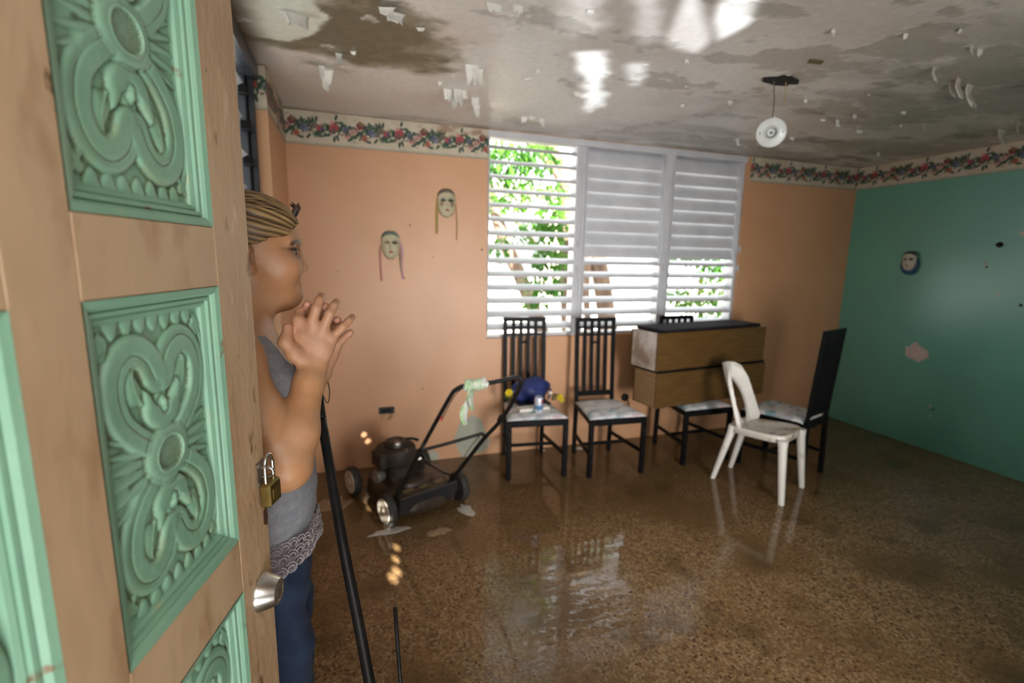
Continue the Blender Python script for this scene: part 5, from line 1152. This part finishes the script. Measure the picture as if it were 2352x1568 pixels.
# right arm (towards the viewer) and left arm, folded up in front of the chest
RS, RE, RWr = bw(-.02, -.150, 1.395), np.array(atR(660, 1066, .995)), np.array(atR(718, 846, 1.09))
LS, LE, LWr = bw(-.02, .150, 1.395), np.array([-.150, 1.345, 1.17]), np.array(atR(731, 858, 1.17))
body.chain([RS, (RS*.45+RE*.55)+np.array([-.004, -.004, 0]), RE], [.050, .046, .040], .03)
body.chain([RE, RE*.68+RWr*.32+np.array([.003, -.004, 0]), RWr*.85+RE*.15, RWr], [.041, .0395, .028, .0255], .02); body.ell(RE+np.array([-.006, -.004, -.006]), (.040, .036, .040), None, .03)
body.chain([LS, LS*.45+LE*.55, LE], [.050, .046, .040], .03); body.chain([LE, LE*.68+LWr*.32, LWr], [.041, .038, .025], .02)
NAILS = []
def hand(wr, mcps, fingers, thumb, rr=.0100):
    A = lambda q: np.array(atR(*q)); M = [A(q) for q in mcps]
    for i, q in enumerate(M): body.cap(wr+(q-wr)*.08+(M[3]-M[0])*(i-1.5)*.08, q, .0150, .0118, .014)
    body.cap(M[0]*.62+wr*.38, M[3]*.62+wr*.38, .0145, .0135, .016); body.cap(M[0], M[3], .0095, .009, .010)
    for q, f, sc in zip(M, fingers, (1, 1.04, 1, .88)):
        f = [A(x) for x in f]; pts = [q]+f; n = len(pts); body.chain(pts, [rr*sc*(1.08-.26*i/(n-1)) for i in range(n)], .0035); NAILS.append((pts[-1], pts[-1]-pts[-2]))
    if thumb: t = [A(x) for x in thumb]; body.chain([wr*.8+t[0]*.2]+t, [.017, .0150, .0120, .0095], .012); NAILS.append((t[-1], t[-1]-t[-2]))
hand(RWr, ((685, 735, 1.118), (717, 740, 1.105), (744, 751, 1.10), (762, 777, 1.10)),
     (((689, 716, 1.135), (703, 715, 1.165), (712, 728, 1.185)), ((726, 708, 1.103), (733, 690, 1.112), (737, 680, 1.135)), ((757, 720, 1.098), (767, 703, 1.108), (772, 694, 1.13)), ((788, 750, 1.10), (801, 737, 1.108), (809, 728, 1.125))),
     ((676, 812, 1.085), (655, 786, 1.088), (661, 752, 1.10)))
hand(LWr, ((702, 756, 1.165), (730, 756, 1.165), (754, 768, 1.165), (773, 792, 1.165)),
     (((702, 722, 1.160), (705, 704, 1.145), (706, 698, 1.130)), ((736, 722, 1.155), (744, 708, 1.14), (748, 704, 1.125)), ((762, 745, 1.155), (771, 737, 1.14), (776, 735, 1.122)), ((786, 779, 1.155), (799, 768, 1.148), (805, 763, 1.145))),
     None)
zs_ = np.concatenate([np.arange(-.01, .98, .009), np.arange(.98, 1.74, .0027)])
def build_person():
    P, F = surface_nets(body, (-.42, .88, 0), (.06, 1.46, 0), .0027, zs_)
    P = project(body, P); root = empty('person', (BO[0], BO[1], 0)); tag(root, 'woman in grey tank top and jeans behind the open door, fingers laced', 'person')
    def loc(p): return p-np.array(root.location)
    c = np.zeros((len(P), 3)); c[:] = (.49, .245, .115)
    h = (P-HO)@HR.T; f, l, u = h[:, 0], np.abs(h[:, 1]), h[:, 2]; onh = (u > -.14) & (P[:, 2] > 1.45)
    nz = fbm(P[:, 0]*30+P[:, 1]*17, P[:, 2]*30, 3, 4); c = mixc(c, (.51, .29, .165), sstep(.4, .7, nz)*.6)
    blob = lambda cf, cl, cu, a, b, d: np.exp(-((f-cf)/a)**2-((l-cl)/b)**2-((u-cu)/d)**2)*onh
    c = mixc(c, (.58, .27, .19), np.clip(blob(.05, .05, -.045, .04, .03, .03), 0, 1)*.35)
    c = mixc(c, (.58, .22, .15), np.clip(blob(.10, 0, -.043, .014, .016, .014), 0, 1)*.6)
    c = mixc(c, (.40, .13, .10), np.clip(blob(.086, 0, -.0785, .014, .022, .0100)*1.5, 0, 1)*.5); c = mixc(c, (.16, .05, .04), np.clip(blob(.086, 0, -.0790, .022, .026, .0018), 0, 1)*.85)
    c = mixc(c, (.19, .085, .045), np.clip(blob(.07, .038, -.010, .03, .027, .017), 0, 1)*.75)  # shade of the eye sockets put into the skin colour
    c = mixc(c, (.012, .008, .006), np.clip(blob(.075, .037, -.0035, .03, .021, .0038)*1.8, 0, 1)*.92)
    c = mixc(c, (.055, .026, .013), np.clip(np.exp(-((u-(.0125-7*(l-.03)**2))/.0038)**2)*(l > .010)*(l < .056)*(f > .045)*onh*2.2, 0, 1)*.88)
    c = mixc(c, (.13, .05, .03), np.clip(blob(-.012, .084, -.022, .009, .012, .014), 0, 1)*.7)
    rose = [q for q, _ in NAILS]
    for q, d in NAILS:
        r = np.linalg.norm(P-q, axis=1); c = mixc(c, (.55, .22, .17), sstep(.022, .004, r)*.5)
    hnd = np.minimum(np.linalg.norm(P-(RWr+np.array([.02, .01, .08])), axis=1), np.linalg.norm(P-(LWr+np.array([.02, 0, .08])), axis=1)); c = mixc(c, (.56, .30, .20), sstep(.10, .05, hnd)*.5)
    SK = mat('skin', (1, 1, 1), (.94, .93, .92), 60, 3, .46, attr=True, bump=.06, bscale=220)
    b = SK.node_tree.nodes['Principled BSDF']; b.inputs['Subsurface Weight'].default_value = .12; b.inputs['Subsurface Radius'].default_value = (.02, .008, .004); b.inputs['Subsurface Scale'].default_value = .4
    npmesh('body', loc(P), F, SK, root, colors=c)
    EY = mat('eye', (1, 1, 1), attr=True, rough=.1)
    for s in (-1, 1):
        m = MB().ball(hw(.0655, s*.033, -.008), .0137, 24, 16); V = np.array(m.v); e = (V-hw(.0655, s*.033, -.008))@HR.T/.0137
        cc = np.zeros((len(V), 3)); cc[:] = (.20, .17, .15); rad = np.hypot(e[:, 1], e[:, 2]+.08); cc[(rad < .72) & (e[:, 0] > 0)] = (.03, .015, .008); cc[(rad < .22) & (e[:, 0] > 0)] = (.003, .003, .003)
        m.v = [tuple(q) for q in loc(V)]; m.c = [tuple(q) for q in cc]; m.build('eye', EY, root, smooth=True, color=True)
    # hair drawn back from the brow
    hair = Sdf().ell(hw(-.014, 0, .026), (.105, .083, .088), HR, .02).ell(hw(-.055, 0, -.01), (.070, .074, .07), HR, .03)
    def hfn(p, bc=None, br=0):
        d = hair(p); q = (p-HO)@HR.T; a = np.arctan2(q[:, 1], q[:, 2]-.0+.0); al = np.abs(q[:, 1])
        st = np.sin(a*46+3*np.sin(q[:, 0]*38)+2*vnoise(q[:, 0]*30+9, a*9, 4)); st2 = np.sin(a*17+2*np.sin(q[:, 0]*22+1))
        d = d-.0011*st-.0016*st2
        n1 = (-.70*(q[:, 0]-.082)+.71*(q[:, 2]-.052))                     # hairline across the brow and temple
        n2 = np.maximum(np.minimum(n1, .25*(-.02-q[:, 0])+.97*(q[:, 2]-.004)), -.95*(q[:, 0]+.045)+.30*(q[:, 2]+.008))
        return np.maximum(d, -np.where(al > .02, np.minimum(n2, .5), n1)-.003*st2-.001*st)
    Ph, Fh = surface_nets(hfn, (-.33, 1.07, 1.50), (-.05, 1.31, 1.735), .0026, nb=12)
    q = (Ph-HO)@HR.T; a = np.arctan2(q[:, 1], q[:, 2]); st = np.sin(a*46+3*np.sin(q[:, 0]*38)+2*vnoise(q[:, 0]*30+9, a*9, 4)); st2 = np.sin(a*17+2*np.sin(q[:, 0]*22+1))
    ch = np.zeros((len(Ph), 3)); ch[:] = (.20, .115, .045); ch = mixc(ch, (.46, .31, .135), sstep(-.2, .9, st+.5*st2)*(.35+.65*sstep(-.01, .06, q[:, 2]))); ch = mixc(ch, (.055, .030, .014), sstep(.1, .9, -st-.3*st2)*.8)
    ch = mixc(ch, (.09, .05, .025), sstep(.055, .085, q[:, 0])*.55+sstep(.02, -.02, q[:, 2])*.4)
    HM = mat('streaked_hair', (1, 1, 1), (.85, .83, .8), 60, 3, .42, attr=True, stretch=(1, 1, 6)); ho = npmesh('hair', loc(Ph), Fh, HM, root, colors=ch)
    rr = random.Random(4); m = MB()                                        # loose strands lying over it
    for k in range(60):
        u = rr.uniform(-.9, .9); ln = rr.uniform(.6, 1); pts = []
        for t in np.linspace(0, ln, 9):
            ff = .085-.175*t; aa = u*(1+.25*t); ru = .088*math.sqrt(max(.04, 1-((ff+.014)/.108)**2))+.002+.0012*math.sin(9*t+k); pts.append(loc(hw(ff, .93*ru*math.sin(aa), .026+ru*math.cos(aa))))
        m.tube(pts, .0007, 4)
    m.build('strands', mat('pale_strand', (.42, .29, .14), (.25, .15, .07), 50, 2, .4), ho, smooth=True)
    tuft = MB(); tb = hw(.078, -.01, .068)
    for k in range(9): a = k*.7; tuft.tube([loc(tb+np.array(x)) for x in ((-.012, 0, -.012), (.002+.003*math.cos(a), .006*math.sin(a), .004), (.008+.005*math.cos(a), .008*math.sin(a), .018+.004*math.sin(2*a)), (.002+.008*math.cos(a), .010*math.sin(a), .026+.003*math.cos(3*a)))], [.005, .0045, .003, .0012], 6)
    tuft.build('hair_tie', mat('dark_hair_tie', (.06, .03, .018), (.025, .014, .01), 40, 3, .5), root, smooth=True)
    # tank top
    tk = Sdf(); tk.p += torso.p+legs.p
    def tfn(p, bc=None, br=0):
        d = np.abs(tk(p, bc, br)-.004)-.003; q = (p-BO)@BR.T; f, l, u = q[:, 0], q[:, 1], q[:, 2]
        neck = np.sqrt(((f-.06)/1.3)**2+(l/.80)**2+((u-1.462)/1.25)**2)-.098
        back = np.sqrt(((f+.10)/1.3)**2+(l/.80)**2+((u-1.47)/1.)**2)-.098
        arm = np.minimum(np.sqrt(((f+.012)/.95)**2+((l+.188)/.78)**2+((u-1.355)/1.2)**2), np.sqrt(((f+.012)/.95)**2+((l-.188)/.78)**2+((u-1.355)/1.2)**2))-.095
        wr = .0012*np.sin(u*95+f*60+3*np.sin(l*30))*sstep(1.25, .95, u)
        return np.maximum.reduce([d-wr, -neck, -back, -arm, .980+.02*f-.005*np.sin(l*50)-u])
    Pt, Ft = surface_nets(tfn, (-.40, .95, .86), (-.03, 1.42, 1.47), .0034, nb=12); Pt = project(tfn, Pt)
    q = (Pt-BO)@BR.T; rib = np.sin(np.arctan2(q[:, 1], q[:, 0])*170); ct = np.zeros((len(Pt), 3)); ct[:] = (.285, .29, .315); ct = mixc(ct, (.36, .365, .385), sstep(.35, .7, fbm(q[:, 1]*40, q[:, 2]*160, 6))*.7); ct = mixc(ct, (.2, .205, .23), (rib < -.5)*.25)
    npmesh('tank_top', loc(Pt), Ft, mat('grey_heather_knit', (1, 1, 1), (.86, .87, .9), 120, 3, .85, attr=True, bump=.35, bscale=300, stretch=(1, 1, .5)), root, colors=ct)
    # lace hem: curled roses on a band
    m = MB(); band = []
    hip = Sdf(); hip.p += torso.p+legs.p
    def onhip(th, z, off):
        d = np.array([math.cos(th), math.sin(th), 0])@BR; o = bw(-.015, 0, z); r = .25
        for _ in range(18): r -= hip((o+d*r)[None])[0]-off
        return o+d*r, d
    rr = random.Random(8)
    for k in range(50):
        th = 2*math.pi*k/50
        for row in range(3):
            z = .985-.006*math.cos(th)-row*.0165-.004*math.sin(k*1.3); p, d = onhip(th+(row % 2)*.06, z, .009+.003*row+.004*math.sin(k*.9+row)); t = np.array([-d[1], d[0], 0]); pts = []
            for j in range(20): a = j*.62+k; R_ = .0030+.0105*j/19; pts.append(loc(p+t*R_*math.cos(a)+np.array([0, 0, R_*math.sin(a)])+d*(.006-.0045*j/19)))
            m.tube(pts, .0018, 5)
    lace = m.build('lace_hem', mat('mauve_grey_lace', (.40, .35, .36), (.31, .27, .28), 60, 3, .8), root, smooth=True)
    g = MB(); n = 90; ring = []
    for j, (z, o_) in enumerate(((.998, .008), (.975, .009), (.951, .012), (.941, .014))):
        for k in range(n): th = 2*math.pi*k/n; p, d = onhip(th, z-.006*math.cos(th)-(.005*math.sin(k*.9) if j > 1 else 0), o_+.003*math.sin(k*.7)*(j > 1)); ring.append(tuple(loc(p)))
    g.add(ring, [(j*n+k, j*n+(k+1) % n, (j+1)*n+(k+1) % n, (j+1)*n+k) for j in range(3) for k in range(n)]).build('lace_backing', mat('lace_net', (.26, .23, .25), (.18, .16, .18), 200, 2, .9), lace, smooth=True)
    # jeans
    jn = Sdf(); jn.p += legs.p
    for s in (-1, 1): jn.chain([bw(.0, s*.088, .48), bw(-.01, s*.095, .03)], [.070, .090], .03); jn.cap(bw(.0, s*.088, .70), bw(.0, s*.088, .50), .083, .072, .03)
    def jfn(p, bc=None, br=0):
        q = (p-BO)@BR.T; return np.maximum.reduce([jn(p, bc, br)-.007-.003*np.sin(q[:, 2]*42+q[:, 0]*35)*sstep(1., .8, q[:, 2])-.002*np.sin(q[:, 2]*90+q[:, 1]*60), q[:, 2]-.988, .022-q[:, 2]])
    Pj, Fj = surface_nets(jfn, (-.42, .90, .01), (-.0, 1.46, .97), .006, nb=12); q = (Pj-BO)@BR.T; Pj = project(jfn, Pj)
    cj = np.zeros((len(Pj), 3)); cj[:] = (.016, .032, .075); cj = mixc(cj, (.035, .065, .125), sstep(.35, .75, fbm(q[:, 1]*25+q[:, 0]*9, q[:, 2]*12, 9))*.5)
    npmesh('jeans', loc(Pj), Fj, mat('denim', (1, 1, 1), (.75, .78, .85), 160, 3, .85, attr=True, bump=.3, bscale=400), root, colors=cj)
    for s in (-1, 1):
        m = MB().ball(bw(.06, s*.10, .028), (.125, .045, .040), 20, 12, R=Matrix(BR.T.tolist())); m.v = [tuple(loc(np.array([x, y, max(z, .001)]))) for x, y, z in m.v]; m.build('shoe', mat('dark_shoe', (.03, .028, .026)), root, smooth=True)
build_person()
